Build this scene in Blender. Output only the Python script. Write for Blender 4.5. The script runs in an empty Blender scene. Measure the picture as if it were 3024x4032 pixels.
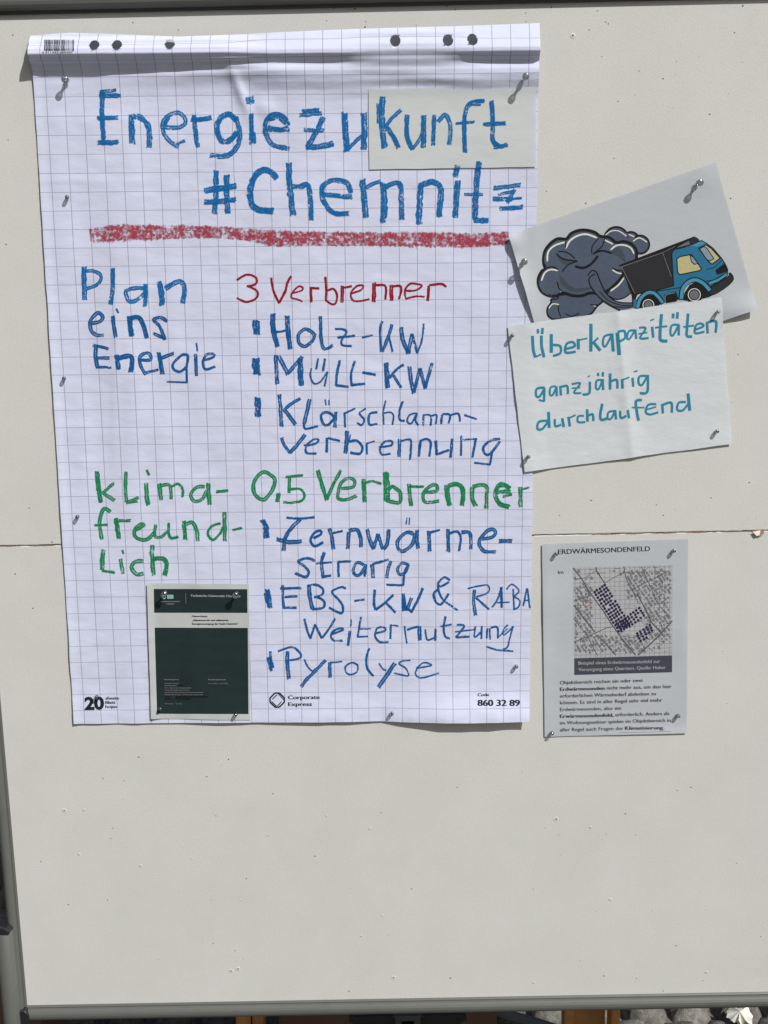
import bpy, math, random
from mathutils import Vector, Matrix, noise
from mathutils.geometry import tessellate_polygon
random.seed(7)
scene = bpy.context.scene
C = scene.collection

# ------------------------------------------------------------------ camera, sky, sun, exposure
H0 = 1.355                       # height of the survey origin above the paving (m)
TILT = math.radians(0.65)        # the flipchart hangs this much out of level on the board
CT, ST = math.cos(TILT), math.sin(TILT)
RM = [[0.9999544638, 0.0095053852, 0.0008473037], [-0.0091270735, 0.9785163304, -0.2059672003],
      [-0.0027868980, 0.2059500879, 0.9785585289]]
TV = [-126.58031, -123.33356, 1808.53362]
FPX, CX, CY = 5000.0, 1512.0, 2016.0

def world(bx, by, h=0.0):        # mm right / mm down / mm out of the board  ->  metres
    x = bx * CT - by * ST
    y = bx * ST + by * CT
    return Vector((x / 1000, -h / 1000, H0 - y / 1000))

CAMB = [-(RM[0][i] * TV[0] + RM[1][i] * TV[1] + RM[2][i] * TV[2]) for i in range(3)]

def unp(px, py, h=0.0):          # photograph survey -> mm on a plane h mm in front of the board
    a = (px - CX) / FPX; b = (py - CY) / FPX
    dx = RM[0][0] * a + RM[1][0] * b + RM[2][0]
    dy = RM[0][1] * a + RM[1][1] * b + RM[2][1]
    dz = RM[0][2] * a + RM[1][2] * b + RM[2][2]
    s = (-h - CAMB[2]) / dz
    return CAMB[0] + dx * s, CAMB[1] + dy * s

def bdir(v):                     # direction in board axes (right, down, into) -> world
    return Vector((v[0] * CT - v[1] * ST, v[2], -(v[0] * ST + v[1] * CT)))

cam = bpy.data.cameras.new('camera'); camo = bpy.data.objects.new('camera', cam); C.objects.link(camo)
cam.sensor_fit = 'HORIZONTAL'; cam.sensor_width = 36; cam.lens = 36 * FPX / 3024
cam.clip_start = 0.05; cam.clip_end = 500
r_ = bdir([RM[0][i] for i in range(3)]); d_ = bdir([RM[1][i] for i in range(3)]); f_ = bdir([RM[2][i] for i in range(3)])
m = Matrix((r_, -d_, -f_)).transposed().to_4x4()
m.translation = world(CAMB[0], CAMB[1], -CAMB[2])
camo.matrix_world = m
scene.camera = camo
scene.render.resolution_x = 768; scene.render.resolution_y = 1024

SUN = Vector((0.86, -1.0, 1.36)).normalized()        # towards the sun
elev = math.asin(SUN.z); az = math.atan2(SUN.x, SUN.y)
w = bpy.data.worlds.new('World'); scene.world = w; w.use_nodes = True
nt = w.node_tree; nt.nodes.clear()
sky = nt.nodes.new('ShaderNodeTexSky'); sky.sky_type = 'NISHITA'; sky.sun_disc = False
sky.dust_density = 4.0; sky.ozone_density = 0.6
sky.sun_elevation = elev; sky.sun_rotation = az
bg = nt.nodes.new('ShaderNodeBackground'); bg.inputs[1].default_value = 0.05
wo = nt.nodes.new('ShaderNodeOutputWorld')
nt.links.new(sky.outputs[0], bg.inputs[0]); nt.links.new(bg.outputs[0], wo.inputs[0])
sl = bpy.data.lights.new('sun', 'SUN'); sl.energy = 5.0; sl.angle = math.radians(0.5); sl.color = (1.0, 0.972, 0.93)
so = bpy.data.objects.new('sun', sl); C.objects.link(so)
so.rotation_euler = SUN.to_track_quat('Z', 'Y').to_euler(); so.location = (2, -3, 5)
scene.view_settings.view_transform = 'Standard'; scene.view_settings.look = 'None'
scene.view_settings.exposure = -0.12; scene.view_settings.gamma = 1.0

# ------------------------------------------------------------------ materials
def s2l(c):
    return tuple(((x / 255) / 12.92 if x <= 10 else (((x / 255) + 0.055) / 1.055) ** 2.4) for x in c) + (1,)

def newmat(name):
    mt = bpy.data.materials.new(name); mt.use_nodes = True
    n = mt.node_tree; n.nodes.clear()
    return mt, n, n.nodes.new('ShaderNodeOutputMaterial')

def N(n, t, **kw):
    x = n.nodes.new(t)
    for k, v in kw.items(): setattr(x, k, v)
    return x

def MA(n, op, a, b=None, c=None, clamp=False):
    x = n.nodes.new('ShaderNodeMath'); x.operation = op; x.use_clamp = clamp
    for i, v in enumerate((a, b, c)):
        if v is None: continue
        if isinstance(v, (int, float)): x.inputs[i].default_value = v
        else: n.links.new(v, x.inputs[i])
    return x.outputs[0]

def mixc(n, fac, a, b):
    x = n.nodes.new('ShaderNodeMix'); x.data_type = 'RGBA'
    if isinstance(fac, (int, float)): x.inputs[0].default_value = fac
    else: n.links.new(fac, x.inputs[0])
    for i, v in ((6, a), (7, b)):
        if isinstance(v, tuple): x.inputs[i].default_value = v
        else: n.links.new(v, x.inputs[i])
    return x.outputs[2]

def noisen(n, scale, detail=3, rough=0.55, vec=None):
    x = N(n, 'ShaderNodeTexNoise'); x.inputs['Scale'].default_value = scale
    x.inputs['Detail'].default_value = detail; x.inputs['Roughness'].default_value = rough
    if vec is None:
        g = N(n, 'ShaderNodeNewGeometry'); vec = g.outputs['Position']
    n.links.new(vec, x.inputs['Vector'])
    return x.outputs['Fac']

def plain(name, col, rough=0.5, metal=0.0, var=0.08, vscale=60, bump=0.0, bscale=300, spec=0.5):
    mt, n, out = newmat(name)
    p = N(n, 'ShaderNodeBsdfPrincipled')
    p.inputs['Roughness'].default_value = rough; p.inputs['Metallic'].default_value = metal
    p.inputs['Specular IOR Level'].default_value = spec
    f = noisen(n, vscale, 4)
    d = tuple(c * (1 - var) for c in col[:3]) + (1,); e = tuple(min(1, c * (1 + var)) for c in col[:3]) + (1,)
    n.links.new(mixc(n, MA(n, 'MULTIPLY_ADD', f, 2.0, -0.5, clamp=True), d, e), p.inputs['Base Color'])
    if bump:
        b = N(n, 'ShaderNodeBump'); b.inputs['Strength'].default_value = 1.0; b.inputs['Distance'].default_value = bump
        n.links.new(noisen(n, bscale, 4), b.inputs['Height']); n.links.new(b.outputs[0], p.inputs['Normal'])
    n.links.new(p.outputs[0], out.inputs[0])
    return mt

def paper_mat(name, col, grid=False, gridcol=None, bumpd=0.0006, transl=0.12, rough=0.6, crease=None):
    mt, n, out = newmat(name)
    p = N(n, 'ShaderNodeBsdfPrincipled'); p.inputs['Roughness'].default_value = rough
    p.inputs['Specular IOR Level'].default_value = 0.25
    f = noisen(n, 25, 3)
    base = mixc(n, f, tuple(c * 0.965 for c in col[:3]) + (1,), col)
    if grid:
        uv = N(n, 'ShaderNodeUVMap'); uv.uv_map = 'grid'
        s = N(n, 'ShaderNodeSeparateXYZ'); n.links.new(uv.outputs[0], s.inputs[0])
        ms = []
        for o in (0, 1):
            fr = MA(n, 'FRACT', MA(n, 'ADD', s.outputs[o], 100.5))
            dist = MA(n, 'MULTIPLY', MA(n, 'ABSOLUTE', MA(n, 'SUBTRACT', fr, 0.5)), 25.0)
            mm = N(n, 'ShaderNodeMapRange'); mm.interpolation_type = 'SMOOTHSTEP'
            mm.inputs[1].default_value = 0.26 if o == 0 else 0.24; mm.inputs[2].default_value = 0.68 if o == 0 else 0.60
            mm.inputs[3].default_value = 1.0 if o == 0 else 0.9; mm.inputs[4].default_value = 0.0
            n.links.new(dist, mm.inputs[0]); ms.append(mm.outputs[0])
        fac = MA(n, 'MULTIPLY', MA(n, 'MAXIMUM', ms[0], ms[1]), 0.85)
        base = mixc(n, fac, base, gridcol)
    n.links.new(base, p.inputs['Base Color'])
    b = N(n, 'ShaderNodeBump'); b.inputs['Strength'].default_value = 1.0; b.inputs['Distance'].default_value = bumpd
    g = N(n, 'ShaderNodeNewGeometry'); mp = N(n, 'ShaderNodeMapping'); mp.inputs['Scale'].default_value = (1.0, 1.0, 2.2)
    n.links.new(g.outputs['Position'], mp.inputs[0])
    h1 = noisen(n, 15, 5, 0.55, mp.outputs[0]); h2 = noisen(n, 900, 2)
    n.links.new(MA(n, 'MULTIPLY_ADD', h2, 0.03, h1), b.inputs['Height'])
    n.links.new(b.outputs[0], p.inputs['Normal'])
    tr = N(n, 'ShaderNodeBsdfTranslucent'); n.links.new(base, tr.inputs[0])
    mx = N(n, 'ShaderNodeMixShader'); mx.inputs[0].default_value = transl
    n.links.new(p.outputs[0], mx.inputs[1]); n.links.new(tr.outputs[0], mx.inputs[2])
    n.links.new(mx.outputs[0], out.inputs[0])
    return mt

def crayon(name, colA, colB, dens=0.5, scale=900, streak=1.0, soft=0.16, amax=0.97):
    """wax crayon: grains of pigment along the stroke, thinner towards the edges"""
    mt, n, out = newmat(name)
    p = N(n, 'ShaderNodeBsdfPrincipled'); p.inputs['Roughness'].default_value = 0.55
    p.inputs['Specular IOR Level'].default_value = 0.12
    uv = N(n, 'ShaderNodeUVMap'); uv.uv_map = 'st'
    s = N(n, 'ShaderNodeSeparateXYZ'); n.links.new(uv.outputs[0], s.inputs[0])
    uv2 = N(n, 'ShaderNodeUVMap'); uv2.uv_map = 'mm'
    mp = N(n, 'ShaderNodeMapping'); mp.inputs['Scale'].default_value = (0.10, 0.75, 1); n.links.new(uv2.outputs[0], mp.inputs[0])
    st = noisen(n, 1.0, 3, 0.6, mp.outputs[0])
    tooth = noisen(n, scale, 3, 0.65)
    low = noisen(n, 90, 2, 0.5)
    edge = MA(n, 'SUBTRACT', 1.0, MA(n, 'ABSOLUTE', s.outputs[1]))
    edge = MA(n, 'MINIMUM', MA(n, 'MULTIPLY', edge, 1.9), 0.65)
    v = MA(n, 'ADD', MA(n, 'MULTIPLY_ADD', tooth, 1.5, -0.75), MA(n, 'MULTIPLY_ADD', st, 1.3 * streak, -0.65 * streak))
    v = MA(n, 'ADD', v, MA(n, 'MULTIPLY_ADD', low, 0.8, -0.4))
    v = MA(n, 'ADD', v, edge)
    v = MA(n, 'ADD', v, dens)
    r = N(n, 'ShaderNodeMapRange'); r.interpolation_type = 'SMOOTHSTEP'
    r.inputs[1].default_value = -soft; r.inputs[2].default_value = soft; r.inputs[3].default_value = 0; r.inputs[4].default_value = amax
    n.links.new(v, r.inputs[0])
    n.links.new(mixc(n, MA(n, 'MULTIPLY_ADD', st, 2.2, -0.6, clamp=True), colA, colB), p.inputs['Base Color'])
    t = N(n, 'ShaderNodeBsdfTransparent'); mx = N(n, 'ShaderNodeMixShader')
    n.links.new(r.outputs[0], mx.inputs[0]); n.links.new(t.outputs[0], mx.inputs[1]); n.links.new(p.outputs[0], mx.inputs[2])
    n.links.new(mx.outputs[0], out.inputs[0])
    return mt

def ink(name, rgb, rough=0.5, var=0.06):
    return plain(name, s2l(rgb), rough, var=var, vscale=200, spec=0.25)

M = {}
M['sheet'] = paper_mat('squared_flipchart_paper', (0.61, 0.65, 0.825, 1), True, (0.235, 0.255, 0.36, 1), bumpd=0.0013, transl=0.06)
M['patch'] = paper_mat('grey_green_paper', (0.585, 0.63, 0.64, 1), bumpd=0.0008)
M['white'] = paper_mat('copier_paper', (0.48, 0.515, 0.56, 1), bumpd=0.0007)
M['note'] = paper_mat('note_paper', (0.63, 0.675, 0.715, 1), bumpd=0.0013)
M['cover'] = paper_mat('cover_paper', (0.50, 0.535, 0.54, 1), bumpd=0.0007)
M['blue1'] = crayon('bright_blue_crayon', (0.003, 0.092, 0.31, 1), (0.010, 0.16, 0.42, 1), -0.47, scale=420)
M['blue2'] = crayon('blue_crayon', (0.004, 0.058, 0.22, 1), (0.010, 0.12, 0.34, 1), -0.40, scale=520)
M['green'] = crayon('green_crayon', (0.004, 0.16, 0.06, 1), (0.012, 0.24, 0.10, 1), -0.42, scale=520)
M['red'] = crayon('red_crayon', (0.20, 0.006, 0.012, 1), (0.31, 0.015, 0.024, 1), -0.22, scale=520)
M['redband'] = crayon('broad_red_chalk', (0.27, 0.016, 0.035, 1), (0.42, 0.07, 0.10, 1), -0.60, scale=250, streak=0.25, soft=0.3, amax=0.93)
M['blue1w'] = crayon('bright_blue_crayon_thin', (0.02, 0.17, 0.42, 1), (0.07, 0.29, 0.56, 1), -0.50, scale=420, soft=0.3, amax=0.80)
M['blue2w'] = crayon('blue_crayon_thin', (0.02, 0.12, 0.33, 1), (0.07, 0.24, 0.49, 1), -0.50, scale=520, soft=0.3, amax=0.80)
M['greenw'] = crayon('green_crayon_thin', (0.02, 0.25, 0.11, 1), (0.09, 0.40, 0.22, 1), -0.50, scale=520, soft=0.3, amax=0.80)
M['redw'] = crayon('red_crayon_thin', (0.29, 0.02, 0.03, 1), (0.40, 0.06, 0.07, 1), -0.42, scale=520, soft=0.25, amax=0.85)
M['teal'] = crayon('teal_marker', (0.020, 0.20, 0.32, 1), (0.028, 0.23, 0.36, 1), 0.6, soft=0.05, streak=0.2)
M['dark'] = ink('black_print', (26, 34, 44)); M['textgrey'] = ink('grey_print', (48, 50, 56))
M['palegrey'] = ink('pale_grey_print', (120, 124, 126)); M['coverdark'] = ink('dark_green_print', (30, 44, 46))
M['redact'] = ink('black_bar_print', (22, 24, 28)); M['covertext'] = ink('light_print', (150, 158, 156))
M['icon'] = ink('light_blue_print', (150, 185, 195))
M['outline'] = ink('cartoon_black', (20, 20, 24)); M['slate'] = ink('cartoon_slate', (72, 83, 101), var=0.08)
M['slated'] = ink('cartoon_dark_slate', (58, 70, 82)); M['cream'] = ink('cartoon_off_white', (205, 208, 200))
M['truckteal'] = ink('cartoon_teal', (36, 104, 138)); M['trucklight'] = ink('cartoon_light_teal', (62, 138, 165))
M['charcoal'] = ink('cartoon_charcoal', (38, 39, 43)); M['pane'] = ink('cartoon_yellow_pane', (176, 170, 128))
M['mirror'] = ink('cartoon_grey_pane', (126, 142, 158)); M['hub'] = ink('cartoon_hub', (98, 102, 112)); M['line'] = ink('cartoon_thin_line', (125, 125, 128))
M['mapbase'] = ink('map_base', (166, 168, 173)); M['mapgrey'] = ink('map_grey', (110, 111, 117)); M['mapdark'] = ink('map_dark', (74, 76, 80))
M['dots'] = ink('map_dots', (42, 34, 66)); M['ring'] = ink('map_red', (150, 70, 72)); M['caption'] = ink('caption_bar', (64, 66, 78))
M['captext'] = ink('caption_text', (150, 152, 156)); M['rail'] = ink('underline_blue', (120, 124, 140))
M['frame'] = plain('grey_coated_metal', s2l((88, 90, 87)), 0.45, 0.0, 0.05, 30, spec=0.4)
M['frameDark'] = plain('dark_grey_groove', s2l((58, 60, 58)), 0.5, var=0.05)
M['black'] = plain('black_plastic', (0.012, 0.013, 0.014, 1), 0.4, var=0.2)
M['steel'] = plain('dark_steel', (0.10, 0.11, 0.115, 1), 0.35, 0.6, 0.15, 40)
M['wood'] = plain('orange_pine', (0.55, 0.28, 0.085, 1), 0.55, var=0.25, vscale=30)
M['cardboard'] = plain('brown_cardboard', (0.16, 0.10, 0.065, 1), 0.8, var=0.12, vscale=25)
M['flake'] = plain('torn_board_fibre', s2l((205, 204, 196)), 0.8, var=0.1)
M['brownedge'] = plain('brown_board_core', s2l((138, 106, 88)), 0.8, var=0.25, vscale=150)
M['hole'] = plain('pin_hole_dark', s2l((78, 76, 70)), 0.9, var=0.2)
M['needle'] = plain('pin_needle_steel', (0.6, 0.6, 0.6, 1), 0.25, 1.0, 0.02)
# coated board face: faint mottling and fine orange-peel
mt, n, out = newmat('board_face')
p = N(n, 'ShaderNodeBsdfPrincipled'); p.inputs['Roughness'].default_value = 0.62; p.inputs['Specular IOR Level'].default_value = 0.25
big = noisen(n, 2.2, 4, 0.6); fine = noisen(n, 420, 3, 0.7)
sm_ = noisen(n, 9, 6, 0.7)
ca = mixc(n, MA(n, 'ADD', MA(n, 'MULTIPLY', big, 0.6), MA(n, 'MULTIPLY_ADD', sm_, 1.4, -0.5), clamp=True), (0.545, 0.557, 0.532, 1), (0.615, 0.626, 0.61, 1))
gr = mixc(n, MA(n, 'MULTIPLY_ADD', fine, 3.0, -1.0, clamp=True), (0.875, 0.875, 0.875, 1), (1.0, 1.0, 1.0, 1))
mm = N(n, 'ShaderNodeMix'); mm.data_type = 'RGBA'; mm.blend_type = 'MULTIPLY'; mm.inputs[0].default_value = 1
n.links.new(ca, mm.inputs[6]); n.links.new(gr, mm.inputs[7]); n.links.new(mm.outputs[2], p.inputs['Base Color'])
b = N(n, 'ShaderNodeBump'); b.inputs['Strength'].default_value = 0.8; b.inputs['Distance'].default_value = 0.0002
n.links.new(noisen(n, 380, 3, 0.6), b.inputs['Height']); n.links.new(b.outputs[0], p.inputs['Normal'])
n.links.new(p.outputs[0], out.inputs[0]); M['board'] = mt
# clear plastic
mt, n, out = newmat('clear_plastic')
lw = N(n, 'ShaderNodeLayerWeight'); lw.inputs[0].default_value = 0.45
t = N(n, 'ShaderNodeBsdfTransparent'); n.links.new(mixc(n, lw.outputs['Facing'], (0.66, 0.68, 0.68, 1), (0.17, 0.18, 0.19, 1)), t.inputs[0])
g = N(n, 'ShaderNodeBsdfGlossy'); g.inputs['Roughness'].default_value = 0.16; g.inputs[0].default_value = (0.95, 0.97, 1, 1)
mx = N(n, 'ShaderNodeMixShader'); n.links.new(MA(n, 'MULTIPLY_ADD', lw.outputs['Fresnel'], 0.45, 0.16), mx.inputs[0])
n.links.new(t.outputs[0], mx.inputs[1]); n.links.new(g.outputs[0], mx.inputs[2]); n.links.new(mx.outputs[0], out.inputs[0])
M['clear'] = mt
# stone
def stone_mat(name, a, b_):
    mt, n, out = newmat(name)
    p = N(n, 'ShaderNodeBsdfPrincipled'); p.inputs['Roughness'].default_value = 0.85
    oi = N(n, 'ShaderNodeObjectInfo')
    f = noisen(n, 45, 6, 0.7)
    c1 = mixc(n, MA(n, 'MULTIPLY_ADD', f, 2.4, -0.7, clamp=True), a, b_)
    v = MA(n, 'MULTIPLY_ADD', oi.outputs['Random'], 0.5, 0.7)
    cc = N(n, 'ShaderNodeMix'); cc.data_type = 'RGBA'; cc.blend_type = 'MULTIPLY'; cc.inputs[0].default_value = 1
    n.links.new(c1, cc.inputs[6]); n.links.new(v, cc.inputs[7]); n.links.new(cc.outputs[2], p.inputs['Base Color'])
    b = N(n, 'ShaderNodeBump'); b.inputs['Distance'].default_value = 0.006
    n.links.new(noisen(n, 80, 6, 0.7), b.inputs['Height']); n.links.new(b.outputs[0], p.inputs['Normal'])
    n.links.new(p.outputs[0], out.inputs[0]); return mt
M['stone'] = stone_mat('granite_sett', (0.05, 0.048, 0.043, 1), (0.27, 0.26, 0.235, 1))
M['joint'] = plain('sandy_joint', (0.13, 0.12, 0.10, 1), 0.95, var=0.4, vscale=70, bump=0.004, bscale=120)
M['pale'] = plain('white_sunlit_patch', (0.62, 0.62, 0.55, 1), 0.8, var=0.2)  # pale colour stands in for sunlight on the paving

# ------------------------------------------------------------------ object helpers
def mesh_obj(name, verts, faces, mat, parent=None, smooth=True, uvs=None, mi=None):
    me = bpy.data.meshes.new(name); me.from_pydata([tuple(v) for v in verts], [], faces)
    for m_ in (mat if isinstance(mat, (list, tuple)) else [mat]): me.materials.append(m_)
    if mi: me.polygons.foreach_set('material_index', mi)
    if uvs:
        for un, data in uvs.items():                 # data: per vertex
            l = me.uv_layers.new(name=un)
            for i, lp in enumerate(me.loops): l.data[i].uv = data[lp.vertex_index]
    if smooth: me.polygons.foreach_set('use_smooth', [True] * len(me.polygons))
    me.update()
    o = bpy.data.objects.new(name, me); C.objects.link(o)
    if parent is not None: attach(o, parent)
    return o

def attach(o, parent):                               # meshes are in world coordinates, parents are unrotated Empties
    o.parent = parent; o.location = -wloc(parent)

def wloc(o):
    l = o.location.copy()
    while o.parent: o = o.parent; l += o.location
    return l

def thing(name, label, cat, loc, group=None):
    o = bpy.data.objects.new(name, None); C.objects.link(o); o.location = loc
    o.empty_display_size = 0.02
    o['label'] = label; o['category'] = cat
    if group: o['group'] = group
    return o

def lab(o, s): o['label'] = s; return o

class MB:
    def __init__(s): s.v = []; s.f = []
    def box(s, a, b, M3=None):
        i = len(s.v); (x0, y0, z0), (x1, y1, z1) = a, b
        for x, y, z in ((x0,y0,z0),(x1,y0,z0),(x1,y1,z0),(x0,y1,z0),(x0,y0,z1),(x1,y0,z1),(x1,y1,z1),(x0,y1,z1)):
            v = Vector((x, y, z)); s.v.append(M3 @ v if M3 else v)
        for q in ((0,3,2,1),(4,5,6,7),(0,1,5,4),(1,2,6,5),(2,3,7,6),(3,0,4,7)): s.f.append(tuple(i + k for k in q))
    def prism(s, prof, p0, p1, ax, ay):               # profile (a,b) along p0->p1, a along ax, b along ay
        i = len(s.v); k = len(prof)
        for p in (p0, p1):
            for a, b in prof: s.v.append(p + ax * a + ay * b)
        for j in range(k): s.f.append((i + j, i + (j + 1) % k, i + k + (j + 1) % k, i + k + j))
        s.f.append(tuple(range(i + k - 1, i - 1, -1))); s.f.append(tuple(range(i + k, i + 2 * k)))
    def lathe(s, prof, n=20, o=Vector((0, 0, 0)), ax=2):
        i = len(s.v)
        for r, z in prof:
            for k in range(n):
                a = 2 * math.pi * k / n
                s.v.append(o + Vector((r * math.cos(a), r * math.sin(a), z)))
        for j in range(len(prof) - 1):
            for k in range(n): s.f.append((i + j*n + k, i + j*n + (k+1) % n, i + (j+1)*n + (k+1) % n, i + (j+1)*n + k))
        s.f.append(tuple(i + k for k in range(n - 1, -1, -1))); s.f.append(tuple(i + (len(prof)-1)*n + k for k in range(n)))
    def obj(s, name, mat, parent=None, smooth=False): return mesh_obj(name, s.v, s.f, mat, parent, smooth)

def bevel(o, wd, seg=2):
    b = o.modifiers.new('bevel', 'BEVEL'); b.width = wd; b.segments = seg; b.limit_method = 'ANGLE'; return o

def ns(x, y, sc, seed=0.0): return noise.noise(Vector((x / sc + seed * 7.3, y / sc - seed * 3.1, seed)))

def interp(tab, x):
    if x <= tab[0][0]: return tab[0][1]
    for (a, b), (c, d) in zip(tab, tab[1:]):
        if x <= c:
            t = (x - a) / (c - a); t = t * t * (3 - 2 * t); return b + (d - b) * t
    return tab[-1][1]

def lerp_tab(tab, x):
    if x <= tab[0][0]: return tab[0][1]
    for (a, b), (c, d) in zip(tab, tab[1:]):
        if x <= c: return b + (d - b) * (x - a) / (c - a)
    return tab[-1][1]

def gau(x, y, cx, cy, sx, sy=None, ang=0.0):
    sy = sy or sx; dx, dy = x - cx, y - cy
    c, s = math.cos(ang), math.sin(ang); u = dx * c + dy * s; v = -dx * s + dy * c
    return math.exp(-(u * u / (2 * sx * sx) + v * v / (2 * sy * sy)))

# ------------------------------------------------------------------ height fields of the papers (mm in front of the board)
PL = [(-2, 1.2), (6, 1.6), (20, 1.9), (31, 2.8), (40, 8.0), (47, 18.0), (53, 22.6), (58, 21.6), (68, 13.0), (78, 4.4), (84, 2.4), (92, 1.6)]
PM = [(-25, 0.0), (-8, 0.8), (8, 3.0), (20, 6.6), (32, 9.0), (45, 13.4), (55, 16.6), (60, 16.0), (74, 9.6), (88, 3.2)]
PR = [(-25, 0.0), (-8, 1.0), (6, 3.4), (16, 7.4), (24, 9.2), (30, 9.0), (38, 6.4), (40.5, 6.8), (46, 13.0), (51, 18.6), (56, 18.6), (73, 10.6), (89, 3.4)]
BOT = [(-341, 0.8), (-200, 1.0), (-120, 2.2), (-60, 1.4), (30, 4.0), (75, 3.0), (120, 1.2), (165, 8.0), (215, 12.5), (290, 13.0), (339, 8.0)]
def h_flip(x, y):
    q = -(y + 450)
    base = 2.1 + 1.25 * ns(x, y, 70, 1) + 1.1 * ns(x, y * 0.6, 150, 2) + 0.40 * ns(x, y * 2.0, 26, 3) + 1.0 * ns(x, y * 0.22, 34, 6) * min(1, max(0.25, (120 - x) / 300))
    if q > -30:
        t = min(1, max(0, (x + 85) / 80)); t = t * t * (3 - 2 * t)
        wv_ = (1 / (1 + math.exp(-(x - 95) / 14))) * (1 / (1 + math.exp((x - 232) / 16)))
        b = (lerp_tab(PR, q) * (1 - wv_) + interp(PM, q) * wv_) * (0.86 + 0.14 * min(1, max(0, (x + 100) / 300)))
        hh = interp(PL, q) * (1 - t) + b * t if q > -2 else (1 - t) * 1.2 * max(0, (q + 30) / 28) ** 2 + t * b
        k = min(1, max(0, (q + 30) / 30))
        base = base * (1 - 0.45 * k) + hh * 0.97 - 1.0 * k * (1 - t)
    base += 5.0 * gau(x, y, -75, -480, 85, 8, -0.05) + 1.6 * gau(x, y, 200, -470, 60, 6, 0.12)
    # crumples left by a kink under the heading
    base += 3.6 * gau(x, y, -62, -452, 5, 22, -0.35) + 2.2 * gau(x, y, -30, -432, 12, 9, 0.5) - 1.2 * gau(x, y, -85, -440, 14, 20, 0.4)
    base += 0.8 * gau(x, y, -280, -340, 60, 2.2, 0.02) + 0.7 * gau(x, y, -250, -100, 4, 90, 0.06)
    base += 1.8 * gau(x, y, -235, -120, 14, 200, -0.02) - 1.0 * gau(x, y, -290, -120, 14, 160)
    d = 446 - y
    if d < 90: base += lerp_tab(BOT, x) * math.exp(-(d / 34) ** 2)
    base += 1.4 * math.exp(-((x + 341) / 8) ** 2)
    if d < 22 and x > 310: base += 3.0 * ((x - 310) / 29) ** 2 * (1 - d / 22)
    return max(0.5, base)

def h_patch(x, y): return h_flip(x, y) * 0.5 + 2.2 + 0.5 * ns(x * 0.5, y, 40, 5) + 0.9 * math.exp(-((y + 337) / 6) ** 2) * (1 + ns(x, 0, 40, 9))

def h_cart(x, y):
    b = 1.2 + 2.6 / (1 + math.exp((x - 345) / 6)) + 0.5 * ns(x, y, 60, 11)
    b += 7.5 * gau(x, y, *unp(2035, 1130), 12, 34, -0.28) + 5.0 * gau(x, y, *unp(2010, 950), 10)
    b += 9.0 * gau(x, y, *unp(2990, 1235), 34, 16)
    b += 1.2 * gau(x, y, *unp(2780, 700), 14)
    return b
NA, NBp = unp(2429, 1222), unp(2488, 1791)
def h_note(x, y):
    b = 1.5 + 2.2 / (1 + math.exp((x - 352) / 10)) + 0.7 * ns(x, y, 45, 21) + 0.35 * ns(x, y, 18, 22)
    t = (y - NA[1]) / (NBp[1] - NA[1]); cx = NA[0] + (NBp[0] - NA[0]) * t
    b += 2.3 * math.exp(-abs(x - cx) / 15)
    b += 1.2 * gau(x, y, *unp(2080, 1850), 20) + 1.2 * gau(x, y, *unp(2450, 1800), 90, 14, -0.1) + 1.5 * gau(x, y, *unp(2860, 1740), 30)
    return max(b, h_cart(x, y) * 0.75 + 1.2)
def h_erd(x, y):
    b = 1.3 + 0.7 * ns(x, y, 60, 31) + 0.9 * gau(x, y, *unp(2185, 2370), 7, 22, 0.5) + 0.8 * gau(x, y, *unp(2690, 2500), 8, 30)
    e = unp(2140, 2500)[0]
    b += 1.6 * math.exp(-((x - e) / 13) ** 2) * (0.5 + 0.5 * gau(x, y, e, unp(2140, 2450)[1], 300, 70))
    b += 1.8 * math.exp(-((unp(2600, 2893)[1] - y) / 12) ** 2) * min(1, max(0, (x - unp(2200, 2890)[0]) / 150))
    return b
def h_cov(x, y):
    b = h_flip(x, y) + 1.1 + 0.35 * ns(x, y, 50, 41)
    e = unp(585, 2560)[0]
    b += 2.6 * math.exp(-((x - e) / 9) ** 2)
    return b
def h_board(x, y): return 0.0

def PW(hf, px, py, eps=0.2):
    h = 2.0
    for _ in range(2):
        x, y = unp(px, py, h); h = hf(x, y)
    return world(x, y, h + eps)

def quad_sheet(name, hf, corners, mat, parent, step=4.0, wob=0.5, seed=0):
    """paper sheet: bilinear patch between four surveyed corners, bent by its height field"""
    c = [unp(px, py, hf(*unp(px, py, 3))) for px, py in corners]      # TL TR BR BL
    wd = math.dist(c[0], c[1]); ht = math.dist(c[0], c[3]); nu = int(wd / step); nv = int(ht / step)
    vs, uv = [], []
    for j in range(nv + 1):
        t = j / nv
        for i in range(nu + 1):
            s = i / nu
            x = (c[0][0]*(1-s) + c[1][0]*s)*(1-t) + (c[3][0]*(1-s) + c[2][0]*s)*t
            y = (c[0][1]*(1-s) + c[1][1]*s)*(1-t) + (c[3][1]*(1-s) + c[2][1]*s)*t
            if i in (0, nu): x += wob * ns(0, y, 30, seed + i)
            if j in (0, nv): y += wob * ns(x, 0, 30, seed + j)
            vs.append(world(x, y, hf(x, y)))
    fs = [(j*(nu+1)+i, (j+1)*(nu+1)+i, (j+1)*(nu+1)+i+1, j*(nu+1)+i+1) for j in range(nv) for i in range(nu)]
    return mesh_obj(name, vs, fs, mat, parent)

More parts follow.
